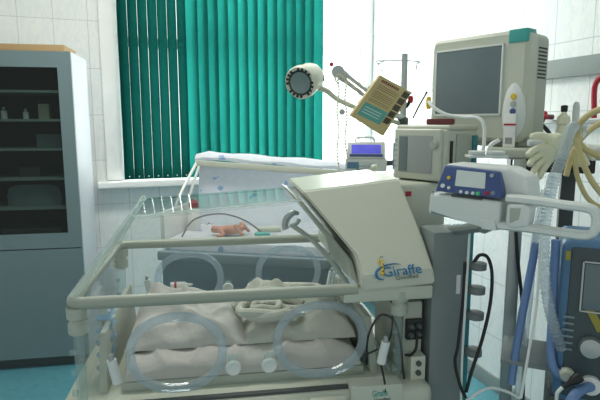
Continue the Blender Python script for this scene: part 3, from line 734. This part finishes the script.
# infusion pump on a stand
PP = at(366, 150, 2.25); PY = 2.25
pz = at(366, 170.5, PY).z
pump = thing('infusion_pump', 'white infusion pump with glowing violet screen behind the heater housing', 'infusion pump', (PP.x, PY, pz), R(-6))
MB().box(-.088, .088, -.045, .07, 0, .055, .008).build('syringe_bay', 'white_plastic', pump)
pe = L(pump, (IVX - .012, IVY, pz + .03)); MB().tube([(.08, .03, .03), tuple(pe)], .012, 10, smooth=False).build('pole_clamp', 'dark_grey', pump)
MB().hexa([Vector(p) for p in ((-.08, -.05, .055), (.08, -.05, .055), (.08, .07, .055), (-.08, .07, .055), (-.08, -.03, .125), (.08, -.03, .125), (.08, .06, .125), (-.08, .06, .125))], .008).build('pump_body', 'white_plastic', pump)
tl_ = Matrix.Translation((0, -.047, .062)) @ Matrix.Rotation(R(-15), 4, 'X')
MB().box(-.062, .062, -.004, .001, .014, .052, .003, tl_).build('screen', 'pump_screen', pump)
MB().box(-.07, .07, -.003, .002, .0, .012, .002, tl_).build('key_strip', 'blue_panel', pump)
MB().box(-.082, -.03, -.05, -.044, .012, .04, .003).build('plunger_block', 'vent_blue', pump)
MB().tube([(-.03, -.052, .028), (.05, -.052, .028)], .009, 10, smooth=False).build('syringe', 'tube_clear', pump)
MB().box(-.04, .03, -.052, -.04, .004, .010, .001).build('slot', 'black', pump)
MB().tube([(-.045, 0, .125), (-.04, 0, .14), (.0, 0, .143), (.03, 0, .14), (.035, 0, .125)], .004, 8).build('handle', 'steel', pump)
# a thing on top of the housing: small steel latch pieces
MB().lathe([(0, 0), (.012, 0), (.013, .012), (.006, .018), (0, .018)], Matrix.Translation(L(inc, at(374, 169.5, 1.86))), 12).build('housing_knob', 'cream', inc)

# ================================================================== RESPIRATORY DISPLAY ON THE TOWER
RD = Vector((.447, 1.60, 1.313)); RTH = R(-48)
rd = thing('ventilator_display', 'boxy cream ventilator display with grey screen and dial on the incubator tower', 'display unit', RD, RTH)
MB().box(-.20, 0, .0, .185, .012, .165, .012, seg=3).build('case', 'cream', rd)
MB().box(-.19, -.01, .02, .16, 0, .014, .003).build('foot', 'dark_grey', rd)
MB().box(-.205, .004, .015, .189, .161, .179, .010, seg=3).build('lid', 'cream', rd)
MB().box(-.19, -.01, -.012, .004, .004, .167, .008, seg=3).build('front_bezel', 'cream', rd)
MB().box(-.168, -.040, -.0145, -.010, .026, .146, .002).build('screen', 'screen_grey', rd)
MB().box(-.166, -.132, -.0155, -.012, .030, .142, .001).build('side_screen', 'screen_dark', rd)
MB().lathe([(0, 0), (.012, 0), (.014, .004), (.012, .014), (0, .015)], axis_m((-.030, -.012, .118), (0, -1, 0)), 18).build('dial', 'cream_dark', rd)
kb = MB()
for k in range(6): kb.lathe([(0, 0), (.004, 0), (.004, .003), (0, .003)], axis_m((-.181, -.012, .045 + .017 * k), (0, -1, 0)), 10)
kb.build('keys', 'steel', rd)
MB().box(-.203, -.195, .0, .012, .03, .12, .002).build('status_strip', 'vent_blue', rd)
MB().box(.001, .0045, .022, .034, .03, .13).build('side_slot', 'black', rd)
MB().box(.001, .004, .055, .14, .02, .15, .002).build('side_cover', 'cream_dark', rd)
MB().box(.001, .006, .150, .178, .02, .145, .002).build('teal_side', 'teal_strip', rd)
ri = thing('monitor_plinth', 'cream wedge plinth under the large patient monitor', 'plinth', (0, 0, 0))
# red-brown tray on the lid
o = MB().box(-.045, .045, -.025, .025, 0, .020, .006, seg=2).build('probe_box', 'dark_red'); o.location = mtx(rd) @ Vector((-.10, .12, .179)); o.rotation_euler = (0, 0, R(-20))
tag(o, 'small dark red probe box on top of the ventilator display', 'box')

# ================================================================== EQUIPMENT CART WITH MONITOR
cart = thing('equipment_cart', 'equipment cart with cream top shelf on grey posts at the right wall', 'cart', (.85, 1.75, 0), R(-19))
SZ = 1.42
def cl_(px, py, Y): return L(cart, at(px, py, Y))
MB().box(-.205, .34, -.17, .24, SZ - .034, SZ, .010, seg=3).build('top_shelf', 'cream', cart)
p1 = cl_(514, 250, 1.62)
MB().box(p1.x - .019, p1.x + .019, p1.y - .019, p1.y + .019, .08, SZ - .033, .004).build('post', 'steel', cart)
p2 = cl_(566, 200, 1.72)
MB().box(p2.x - .022, p2.x + .022, p2.y - .022, p2.y + .022, .08, SZ - .033, .004).build('post', 'dark_grey', cart)
MB().box(-.27, .34, -.17, .24, .05, .09, .01).build('base', 'dark_grey', cart)
MB().box(-.14, .10, -.16, .05, SZ - .075, SZ - .033, .006).build('shelf_bracket', 'black', cart)
for x in (-.24, .31):
    for y in (-.14, .21):
        MB().lathe([(0, -.012), (.022, -.012), (.025, 0), (.022, .012), (0, .012)], axis_m((x, y, .025), (0, 1, 0)), 14).build('caster', 'black', cart)
bpy.data.objects.remove(ri)
# patient monitor
MTH = R(-50)
mo = thing('patient_monitor', 'large cream patient monitor with blank grey screen on the cart shelf', 'monitor', (.698, 1.66, SZ), MTH)
mw = .345; MR = .014; mz0, mz1 = .018, .366
MB().box(-.17, -.02, .03, .17, 0, .022, .006).build('foot', 'cream_dark', mo)
MB().box(-.16, -.05, .05, .15, .02, .05, .004).build('neck', 'cream_dark', mo)
def rr_ring(x0, x1, z0, z1, y, r_, n=5):
    out = []
    for cx, cz, a0_ in ((x1 - r_, z1 - r_, 0), (x0 + r_, z1 - r_, 90), (x0 + r_, z0 + r_, 180), (x1 - r_, z0 + r_, 270)):
        for k in range(n):
            a = R(a0_ + 90 * k / (n - 1)); out.append(Vector((cx + r_ * math.cos(a), y, cz + r_ * math.sin(a))))
    return out
MB().loft([rr_ring(-mw + .012, MR - .012, mz0 + .012, mz1 - .012, -.008, .02), rr_ring(-mw, MR, mz0, mz1, .004, .025), rr_ring(-mw, MR, mz0, mz1, .05, .025)]).build('front_bezel', 'cream', mo, angle=30)
MB().loft([rr_ring(-mw + .004, MR - .004, mz0 + .004, mz1 - .004, .048, .025), rr_ring(-mw + .004, MR - .004, mz0 + .006, mz1 - .006, .13, .025), rr_ring(-mw + .03, MR - .03, mz0 + .03, mz1 - .05, .17, .03), rr_ring(-mw + .05, MR - .05, mz0 + .04, mz1 - .08, .20, .03)]).build('rear_case', 'cream_dark', mo, angle=30)
MB().box(-mw + .028, -.072, -.0115, -.004, mz0 + .090, mz1 - .044, .002).build('screen', 'screen_dark', mo)
fr_ = MB()
x0, x1, z0, z1 = -mw + .022, -.066, mz0 + .084, mz1 - .038
for q in ((x0, x0 + .006, z0, z1), (x1 - .006, x1, z0, z1), (x0, x1, z0, z0 + .006), (x0, x1, z1 - .006, z1)): fr_.box(q[0], q[1], -.013, -.004, q[2], q[3], .001)
fr_.build('screen_frame', 'white_plastic', mo)
MB().box(-.052, MR - .004, -.0115, .045, mz1 - .040, mz1 + .001, .004).build('teal_badge', 'teal_badge', mo)
text('maker_word', 'PHILIPS', .016, 'ink', mo, Matrix.Translation((-.19, -.0085, mz0 + .045)) @ FACE)
pod = MB().loft([[Vector((-.022 + a * .036 * s1, -.008 - dy, .105 + c * .085 * s1)) for a, c in [(math.cos(t), math.sin(t) * (1.15 if math.sin(t) > 0 else .95)) for t in [2 * math.pi * k / 20 for k in range(20)]]] for s1, dy in ((1, -.006), (1, .005), (.8, .010))]).build('control_pod', 'white_plastic', mo)
for z, m__ in ((.160, 'yellow'), (.137, 'cream_dark'), (.114, 'blue_panel')): MB().lathe([(0, 0), (.010, 0), (.009, .004), (0, .005)], axis_m((-.020, -.018, z), (0, -1, 0)), 14).build('button', m__, pod)
sl = MB()
for k in range(9): sl.box(MR - .0042, MR - .0025, .066, .120, mz1 - .055 - k * .0115, mz1 - .050 - k * .0115)
sl.build('side_vents', 'black', mo)
# label card hanging on the monitor corner
o = MB().box(-.020, .020, -.0008, .0008, 0, .105, .0005).build('price_tag', 'pale_label')
o.name = 'bar_code_card'; o.location = mtx(mo) @ Vector((-.024, -.024, .002)); o.rotation_euler = (0, 0, MTH)
tag(o, 'white card with red band and bar code leaning on the patient monitor', 'card')
MB().box(-.020, .020, -.0016, .0, .068, .074).build('red_band', 'red', o)
bc = MB()
for k in range(7): bc.box(-.012 + k * .0035, -.0105 + k * .0035, -.0014, 0, .010, .030)
bc.build('bar_code', 'ink', o)
# cable draped from the monitor over the display, with its yellow plug
wire('monitor_cable', 'grey white cable draped from the monitor\'s left corner over the ventilator display', 'cable',
     [at(428, 100, 1.72), at(432, 106, 1.68), at(445, 114, 1.64), at(462, 117, 1.60), at(478, 118, 1.56), at(484, 126, 1.54), at(484, 142, 1.53), at(482, 156, 1.53)], .0055, 'white_plastic')
o = MB().lathe([(0, 0), (.007, 0), (.009, .01), (.008, .035), (.004, .04), (0, .04)], axis_m(at(428.5, 109, 1.71), (0, .1, 1)), 12).build('cable_plug', 'yellow'); tag(o, 'yellow plug at the end of the cable by the monitor', 'plug')
wire('sensor_lead', 'thin black lead running up from the dark red probe box', 'cable', [at(413, 118, 1.76), at(419, 106, 1.78), at(427, 92, 1.80)], .003, 'black')
# probe holder on the left of the shelf
t = thing('cable_hook', 'white twin cable hook bracket under the patient monitor\'s shelf', 'hook', at(484, 156, 1.50))
MB().box(-.05, .06, -.03, .02, -.004, .004, .003).build('hook_plate', 'white_plastic', t)
for x in (-.025, .03): MB().lathe([(.012, .0), (.022, .004), (.024, .012), (.018, .014), (.010, .010)], Matrix.Translation((x, -.012, .002)), 18).build('cup', 'white_plastic', t)
MB().tube([(.01, .0, .0), (.015, -.005, .03), (.04, 0, .045)], .006, 8).build('arm', 'white_plastic', t)

# ================================================================== PULSE OXIMETER WITH HANDLE
OTH = R(-40)
ox = thing('pulse_oximeter', 'white pulse oximeter with blue keypad and loop handle in front of the column', 'oximeter', Vector((.428, 1.115, 1.268)), OTH)
def olc(px, py, y=0):
    d_ = Vector((-math.sin(OTH), math.cos(OTH), 0)); return L(ox, onplane(px, py, Vector(ox.location) + d_ * y, d_))
q0, q1, q2, q3 = olc(445, 165, .012), olc(499, 172, .012), olc(502, 199, -.014), olc(435, 191, -.014)
MB().prism([q0, q1, q2, q3], (0, .03, 0), .004, 3).build('keypad_panel', 'blue_panel', ox)
fn = (q1 - q0).cross(q3 - q0).normalized(); fn = fn if fn.y < 0 else -fn
def opt(px, py, e=.0):
    Mi = mtx(ox).inverted(); o_ = Mi @ EYE; d_ = Mi.to_3x3() @ ray(px, py); return o_ + d_ * ((q0 - o_).dot(fn) / d_.dot(fn)) + fn * e
MB().prism([opt(457, 170), opt(486, 173), opt(485, 189), opt(455, 186)], fn * .0018, .0006, 1).build('screen', 'lcd', ox)
for px, py, r_, m__ in ((443, 186, 2.6, 'white_plastic'), (449, 188, 2, 'lcd'), (461, 192, 2, 'lcd'), (467, 193, 2, 'lcd'), (473, 193.5, 2, 'lcd'), (478, 194, 2.4, 'green'), (487, 193.5, 2.4, 'red'), (493, 193.5, 2.4, 'slate_light'), (449, 178, 2.2, 'yellow'), (492, 176, 2.4, 'steel')):
    MB().lathe([(0, 0), (r_ * .0021, 0), (r_ * .0018, .0015), (0, .0018)], axis_m(opt(px, py, .002), fn), 14).build('button', m__, ox)
# white body below and around
body = MB()
def pris(pts, y0, y1, bev): return [Vector((p.x, y0, p.z)) for p in pts], (0, y1 - y0, 0)
lo = [olc(432, 192.5), olc(503, 201), olc(500, 229), olc(494, 226), olc(430, 213)]
body.prism([Vector((p.x, -.012, p.z)) for p in lo], (0, .09, 0), .008, 3)
body.prism([Vector((p.x, .026, p.z)) for p in (olc(440, 164), olc(504, 169), olc(524, 180), olc(526, 212), olc(500, 222), olc(436, 200))], (0, .09, 0), .012, 3)
body.build('case', 'white_plastic', ox)
MB().prism([Vector((p.x, -.016, p.z)) for p in (olc(482, 217), olc(497, 219), olc(499, 230), olc(484, 228))], (0, .02, 0), .003).build('front_grip', 'white_plastic', ox)
MB().prism([Vector((p.x, -.013, p.z)) for p in (olc(454, 194), olc(484, 198), olc(484, 199.5), olc(454, 196))], (0, .004, 0)).build('speaker_slots', 'dark_grey', ox)
text('case_mark', 'S', .012, 'logo_blue', ox, Matrix.Translation(Vector((olc(434, 190).x + .004, -.0125, olc(434, 192.5).z))) @ FACE)
hnd = [olc(508, 198, .0), olc(530, 200, .0), olc(565, 205, .0), olc(588, 208, .0), olc(596, 214, .0), olc(596, 228, .0), olc(588, 235, .0), olc(565, 233, .0), olc(530, 228, .0), olc(500, 225, .0)]
hm = MB(); pts, rr = spline(hnd, [1] * len(hnd), 5)
rings = []
for i, p in enumerate(pts):
    t_ = (pts[min(i + 1, len(pts) - 1)] - pts[max(i - 1, 0)]).normalized(); s_ = Vector((0, 1, 0)); u_ = t_.cross(s_).normalized()
    rings.append([p + s_ * .016 * a + u_ * .008 * c for a, c in ((-1, -.5), (-.7, -1), (.7, -1), (1, -.5), (1, .5), (.7, 1), (-.7, 1), (-1, .5))])
hm.loft(rings); hm.build('loop_handle', 'white_plastic', ox, angle=50)
lk = [olc(510, 203), olc(527, 203), olc(533, 208), olc(530, 226), olc(512, 228), olc(508, 222)]
MB().prism([Vector((p.x, -.02, p.z)) for p in lk], (0, .05, 0), .008, 3).build('clamp_block', 'white_plastic', ox)
MB().prism([Vector((p.x, -.022, p.z)) for p in (olc(513, 207), olc(524, 207), olc(522, 218), olc(513, 222))], (0, .004, 0), .001).build('clamp_recess', 'cream_dark', ox)
MB().tube([L(ox, mtx(inc) @ Vector((1.03, .06, 1.19))), Vector((-.045, .09, -.01)), Vector((-.045, .05, -.01))], .014, 10, smooth=False).build('mount_arm', 'grey_column', ox)

# ================================================================== GLOVES, HOSES, TUBES ON THE RIGHT
def glove(name, label, c, d, spread, size, curl):
    d = Vector(d).normalized(); s_ = Vector(spread).normalized(); nrm_ = d.cross(s_).normalized(); c = Vector(c)
    V, E, Rd = [], [], []
    def add(p, r_, par=None):
        V.append(p); Rd.append(r_ * size)
        if par is not None: E.append((par, len(V) - 1))
        return len(V) - 1
    w_ = add(c - d * .06 * size, .030); pm = add(c, (.036)); kn = add(c + d * .03 * size, .034, pm); E.append((w_, pm))
    for k, (o_, ln_) in enumerate(((-.033, .055), (-.011, .075), (.011, .082), (.033, .070))):
        b0 = add(c + d * .045 * size + s_ * o_ * size, .013, kn)
        b1 = add(V[b0] + (d + s_ * o_ * 6 + nrm_ * curl).normalized() * ln_ * .55 * size, .0125, b0)
        add(V[b1] + (d + s_ * o_ * 6 + nrm_ * curl * 3 + Vector((0, 0, -.25))).normalized() * ln_ * .5 * size, .011, b1)
    t0 = add(c + s_ * -.042 * size - d * .005 * size, .016, pm)
    t1 = add(V[t0] + (d * .7 - s_ * .8).normalized() * .035 * size, .014, t0); add(V[t1] + (d * .9 - s_ * .4).normalized() * .032 * size, .012, t1)
    me = skin_chain(name, V, E, Rd, 'latex'); o = link_mesh(name, me, 'latex', None, angle=180)
    return tag(o, label, 'glove')
glove('rubber_glove', 'cream latex glove hanging over the shelf edge with fingers pointing left', at(553, 148, 1.46), (-.75, -.1, -.55), (.55, .0, -.75), .80, .2)
glove('rubber_glove', 'cream latex glove drooping limply right of the corrugated white hose', at(573, 140, 1.50), (.35, -.1, -.9), (.9, 0, .35), .66, .2)
# cuff / pad lying on the shelf
o = MB().tube([at(528, 143, 1.62), at(538, 142, 1.62), at(550, 142, 1.63)], [.010, .014, .008], 10).build('rolled_pad', 'white_plastic'); tag(o, 'rolled pale pad on the cart shelf behind the latex glove', 'pad')
# corrugated breathing hose
wire('corrugated_hose', 'white corrugated breathing hose hanging down beside the latex gloves', 'hose',
     [at(583, 134, 1.45), at(577, 127, 1.43), at(571, 129, 1.40), at(567, 141, 1.36), at(562, 158, 1.33), at(555, 176, 1.32), at(549, 200, 1.31), at(545, 226, 1.30), at(544, 260, 1.29), at(547, 295, 1.28), at(554, 325, 1.27), at(562, 350, 1.26)], .0135, 'tube_clear', 12, .10, 14)
wire('blue_hose', 'straight blue hose hanging right of the grey cart post', 'hose', [at(536, 243, 1.36), at(530, 275, 1.36), at(522, 315, 1.35), at(516, 350, 1.34), at(511, 384, 1.33)], .0105, 'blue_hose', 12)
wire('hose_cuff', 'clear tube joining the blue hose up toward the shelf', 'tube', [at(552, 175, 1.40), at(544, 205, 1.38), at(538, 230, 1.36), at(536, 244, 1.36)], .010, 'tube_clear', 12)
wire('white_tube', 'thin white tube hanging between the blue hose and the corrugated hose', 'tube', [at(541, 235, 1.24), at(539, 275, 1.24), at(536, 310, 1.24), at(529, 350, 1.23), at(521, 398, 1.22)], .0035, 'white_plastic', 8)
wire('clear_hose', 'wide clear hose hanging just left of the corrugated hose', 'hose', [at(545, 190, 1.44), at(535, 240, 1.44), at(529, 300, 1.43), at(522, 360, 1.42), at(517, 402, 1.41)], .010, 'tube_clear', 12)
wire('power_cable', 'black cable hanging behind the blue hose', 'cable', [at(516, 232, 1.58), at(518, 262, 1.56), at(522, 300, 1.55), at(524, 340, 1.54), at(523, 400, 1.52)], .0055, 'black', 8)
wire('column_cable', 'black cable looping out from the teal strip of the support column', 'cable', [at(474, 262, 1.36), at(480, 255, 1.37), at(488, 258, 1.38), at(492, 275, 1.38), at(490, 305, 1.37), at(482, 340, 1.36), at(472, 370, 1.35), at(466, 392, 1.34)], .0048, 'black', 8)
wire('column_cable', 'black cable running down the left side of the teal strip', 'cable', [at(465, 262, 1.36), at(463, 300, 1.36), at(458, 345, 1.35), at(455, 362, 1.35), at(460, 385, 1.34), at(466, 398, 1.33)], .0045, 'black', 8)
wire('grey_cable', 'pale grey cable running straight down the column face beside the teal strip', 'cable', [at(470, 222, 1.36), at(468, 260, 1.36), at(465, 310, 1.35), at(462, 360, 1.35), at(461, 402, 1.34)], .0035, 'white_plastic', 8)
wire('coiled_lead', 'white lead curving before the foot of the support column at the bottom edge', 'cable', [at(466, 402, 1.3), at(476, 394, 1.3), at(490, 388, 1.31), at(505, 391, 1.31), at(520, 398, 1.3)], .004, 'white_plastic', 8)
# tan tubes from the wall
for lab, pts, r_ in (
    ('tan rubber tube arching highest from the right edge over the gloves', [(604, 108, 1.38), (590, 114, 1.40), (580, 124, 1.42), (578, 140, 1.43), (586, 150, 1.42), (604, 158, 1.4)], .0085),
    ('tan rubber tube rising steeply toward the right edge, crossing behind the other tubes', [(566, 176, 1.46), (572, 155, 1.47), (582, 138, 1.48), (594, 127, 1.48), (606, 120, 1.48)], .008),
    ('tan rubber tube hanging down past the limp latex glove', [(576, 138, 1.38), (582, 160, 1.36), (590, 178, 1.35), (600, 192, 1.34), (606, 198, 1.34)], .0075),
    ('tan rubber tube sagging lowest beside the loop handle', [(574, 150, 1.42), (577, 175, 1.40), (586, 196, 1.39), (596, 205, 1.38), (606, 208, 1.38)], .0065)):
    wire('rubber_tube', lab, 'tube', [at(*p) for p in pts], r_, 'tan_tube', 10)
# red hose and gas outlets on the right wall
def on_wall(px, py, off=.03):
    n_ = Vector((-WD.x, -WD.y, 0)); return onplane(px, py, CORNER - WD * off, n_)
wire('gas_hose', 'dark red gas hose bent against the right wall tiles', 'hose', [on_wall(604, 76, .05), on_wall(598, 80, .05), on_wall(594.5, 88, .05), on_wall(594, 104, .05), on_wall(594, 118, .05)], .011, 'red', 10)
wire('gas_hose', 'black hose curving on the wall behind the cart shelf, left of the red fitting', 'hose', [at(536, 124, 1.85), at(543, 126, 1.85), at(549, 133, 1.83), at(553, 140, 1.8)], .007, 'black', 10)
o = MB().box(-.40, .25, -.03, .0, -.010, .010, .003).build('rail_bar', 'steel', base=False)
o.name = 'equipment_rail'; o.location = on_wall(570, 122, .02); o.rotation_euler = (0, 0, ROOM - R(90)); tag(o, 'horizontal steel equipment rail on the right wall above the cart shelf', 'rail')
t = thing('gas_fitting', 'red knobbed gas fitting on the wall rail right of the monitor', 'valve', on_wall(549, 117, .06))
MB().lathe([(0, -.02), (.012, -.02), (.012, .02), (0, .02)], axis_m((0, 0, 0), WD), 12).build('fitting_body', 'dark_red', t)
rb = MB()
for k in range(6): rb.ball(Vector((-.03 + .005 * math.sin(k), .024 * math.cos(k * 1.047), .018 * math.sin(k * 1.047))), .012, 8)
rb.build('knob', 'red', t)
t = thing('suction_valve', 'cream suction valve with dark cap standing behind the gloves', 'valve', at(562, 140, 1.62))
MB().lathe([(0, 0), (.018, 0), (.020, .03), (.014, .045), (.020, .05), (.018, .07), (.008, .08), (.008, .1), (0, .1)], None, 16).build('valve_body', 'latex', t)
MB().lathe([(.008, .085), (.010, .09), (.010, .105), (0, .107)], None, 10).build('cap', 'black', t)
t = thing('flow_meter', 'clear upright flow meter with black base on the wall rail', 'flow meter', at(574, 134, 1.75))
MB().box(-.03, .03, -.02, .02, 0, .022, .004).build('meter_base', 'black', t)
MB().lathe([(.011, .02), (.012, .03), (.012, .09), (.007, .105), (0, .107)], None, 14).build('meter_tube', 'white_plastic', t)

# ================================================================== VENTILATOR AT THE RIGHT EDGE
VT = R(-24); vo = at(563, 245, 1.27)
ve = thing('ventilator', 'blue ventilator with dark control panel at the right edge of the view', 'ventilator', (vo.x, vo.y, 0), VT)
def vl(px, py, e=0):
    d_ = Vector((-math.sin(VT), math.cos(VT), 0)); p = L(ve, onplane(px, py, Vector(ve.location), d_)); p.y = -e; return p
zt = vl(566, 239).z; zb = .78
MB().box(-.0, .34, .0, .22, zb, zt, .025, seg=3).build('case', 'vent_blue', ve)
MB().box(.02, .32, -.006, .01, zb + .02, zt - .018, .008).build('front_panel', 'vent_panel', ve)
s0, s1 = vl(570, 261), vl(570, 302)
MB().box(.052, .30, -.010, .0, s1.z - .012, s0.z, .002).build('screen', 'screen_dark', ve)
fr_ = MB(); x0, x1, z0, z1 = .046, .306, s1.z - .018, s0.z + .006
for q in ((x0, x0 + .004, z0, z1), (x1 - .004, x1, z0, z1), (x0, x1, z0, z0 + .004), (x0, x1, z1 - .004, z1)): fr_.box(q[0], q[1], -.012, -.004, q[2], q[3])
fr_.build('screen_frame', 'steel', ve)
kz = vl(590, 345)
MB().lathe([(0, 0), (.026, 0), (.028, .006), (.024, .022), (0, .024)], axis_m((kz.x, -.006, kz.z), (0, -1, 0)), 22).build('dial', 'steel', ve)
yz = vl(593, 318)
MB().box(yz.x - .006, yz.x + .012, -.009, -.005, yz.z - .035, yz.z + .035, .001, Matrix.Translation(yz) @ Matrix.Rotation(R(-28), 4, 'Y') @ Matrix.Translation(-yz)).build('warning_tape', 'dull_yellow', ve)
yz = vl(568, 255); MB().box(yz.x - .006, yz.x + .006, -.008, -.004, yz.z - .012, yz.z + .012, .001).build('yellow_label', 'dull_yellow', ve)
kb = MB(); kz = vl(567, 330)
for k in range(6): kb.box(kz.x - .012, kz.x + .014, -.0085, -.005, kz.z - .05 + k * .017, kz.z - .045 + k * .017)
kb.build('lettering_bars', 'slate_light', ve)
kz = vl(563, 372)
MB().lathe([(0, 0), (.018, 0), (.019, .012), (.012, .022), (0, .022)], axis_m((max(kz.x, .03), -.004, kz.z), (0, -1, 0)), 18).build('outlet_port', 'cream', ve)
kz = vl(590, 383); pk = kz
MB().lathe([(.012, 0), (.024, 0), (.024, .016), (.014, .018)], axis_m((kz.x, -.004, kz.z), (0, -1, 0)), 18).build('hose_port', 'pale_label', ve)
MB().box(-.01, .33, .02, .20, .10, zb + .005, .02).build('stand', 'dark_grey', ve)
MB().box(-.04, .36, .0, .23, .05, .10, .02).build('base', 'dark_grey', ve)
for x in (0, .32):
    for y in (.03, .2): MB().lathe([(0, -.012), (.022, -.012), (.025, 0), (.022, .012), (0, .012)], axis_m((x, y, .025), (0, 1, 0)), 14).build('caster', 'black', ve)
MB().box(-.13, .0, .02, .2, vl(545, 372).z - .006, vl(545, 372).z + .006, .003).build('side_tray', 'grey_column', ve)
def vw(px, py, e): return at(px, py, (mtx(ve) @ vl(px, py)).y - e)
wire('ventilator_hose', 'blue hose running down the ventilator\'s left side and curving under it', 'hose', [at(556, 240, 1.30), at(554, 275, 1.30), at(552, 320, 1.30), at(551, 355, 1.28), at(556, 372, 1.26), at(568, 379, 1.25), at(580, 383, 1.25)], .011, 'blue_hose', 12)
wire('ventilator_hose', 'short blue hose plugged into the white port at the bottom right', 'hose', [mtx(ve) @ Vector((pk.x, -.02, pk.z)), at(583, 389, 1.20), at(574, 396, 1.18), at(568, 408, 1.17)], .012, 'blue_hose', 12)
t = thing('cable_connector', 'black tapered cable connector beside the short blue hose', 'connector', at(573, 381, 1.2))
c0 = Vector((0, 0, 0)); dr = (at(578, 376, 1.2) - at(562, 386, 1.2)).normalized()
MB().lathe([(0, -.03), (.004, -.03), (.006, -.012), (.011, .0), (.013, .012), (.012, .022), (0, .022)], axis_m(c0, dr), 14).build('plug_body', 'black', t)
MB().tube([c0 - dr * .03, c0 - dr * .03 + Vector((-.012, 0, -.015)), Vector((-.036, 0, -.06))], .0045, 8).build('lead', 'white_plastic', t)

# ================================================================== CABLES AND BOTTLES AROUND THE INCUBATOR
inw = lambda *p: mtx(inc) @ Vector(p)
wire('sensor_cable', 'black cable arching from the deck to the connector plate under the housing', 'cable', [inw(.79, .06, .80), inw(.79, .05, .89), inw(.82, .04, .955), inw(.86, .035, .94), inw(.875, .015, .88), inw(.88, .01, .82), inw(.88, -.01, .782)], .0035, 'black', 8)
wire('sensor_cable', 'black cable looping low beside the right corner post', 'cable', [inw(.78, .06, .83), inw(.81, .05, .845), inw(.85, .05, .87), inw(.862, .05, .93), inw(.855, .05, 1.0)], .003, 'black', 8)
wire('sensor_cable', 'short black cable curling below the connector plate', 'cable', [inw(.92, .006, .90), inw(.913, -.006, .87), inw(.90, -.002, .85), inw(.888, .01, .845)], .004, 'black', 8)
wire('sensor_cable', 'black cable hanging from the right porthole hinge to the deck lettering', 'cable', [inw(.806, -.02, .84), inw(.81, -.045, .80), inw(.81, -.052, .772)], .003, 'black', 8)
wire('suction_tube', 'clear tube lying slantwise beside the mattress near the right post', 'tube', [inw(.74, .40, .93), inw(.79, .28, .92), inw(.82, .16, .87), inw(.845, .07, .81), inw(.85, .03, .785)], .006, 'tube_clear', 10)
b = MB(); tc_ = []
for k in range(46):
    a = k * .75; tc_.append(inw(.046 + .022 * math.cos(a), .15 + .022 * math.sin(a) + .0006 * k, DECK + .012 + .0042 * k))
b.tube(tc_, .0075, 8, sub=3)
o = b.build('tubing_coil', 'blue_clear'); tag(o, 'coil of bluish clear tubing standing inside the hood\'s front left corner', 'tubing')
t = thing('syringe', 'white tapered syringe with red ring lying on the deck rear edge', 'syringe', inw(.22, WV - .045, .90), IR)
MB().tube([(-.03, 0, 0), (.02, 0, 0), (.03, 0, 0), (.05, 0, 0)], [.012, .012, .006, .003], 12, smooth=False).build('barrel', 'pale_label', t)
MB().lathe([(.0125, -.004), (.0135, -.004), (.0135, .004), (.0125, .004)], axis_m((-.012, 0, 0), (1, 0, 0)), 14).build('ring', 'red', t)
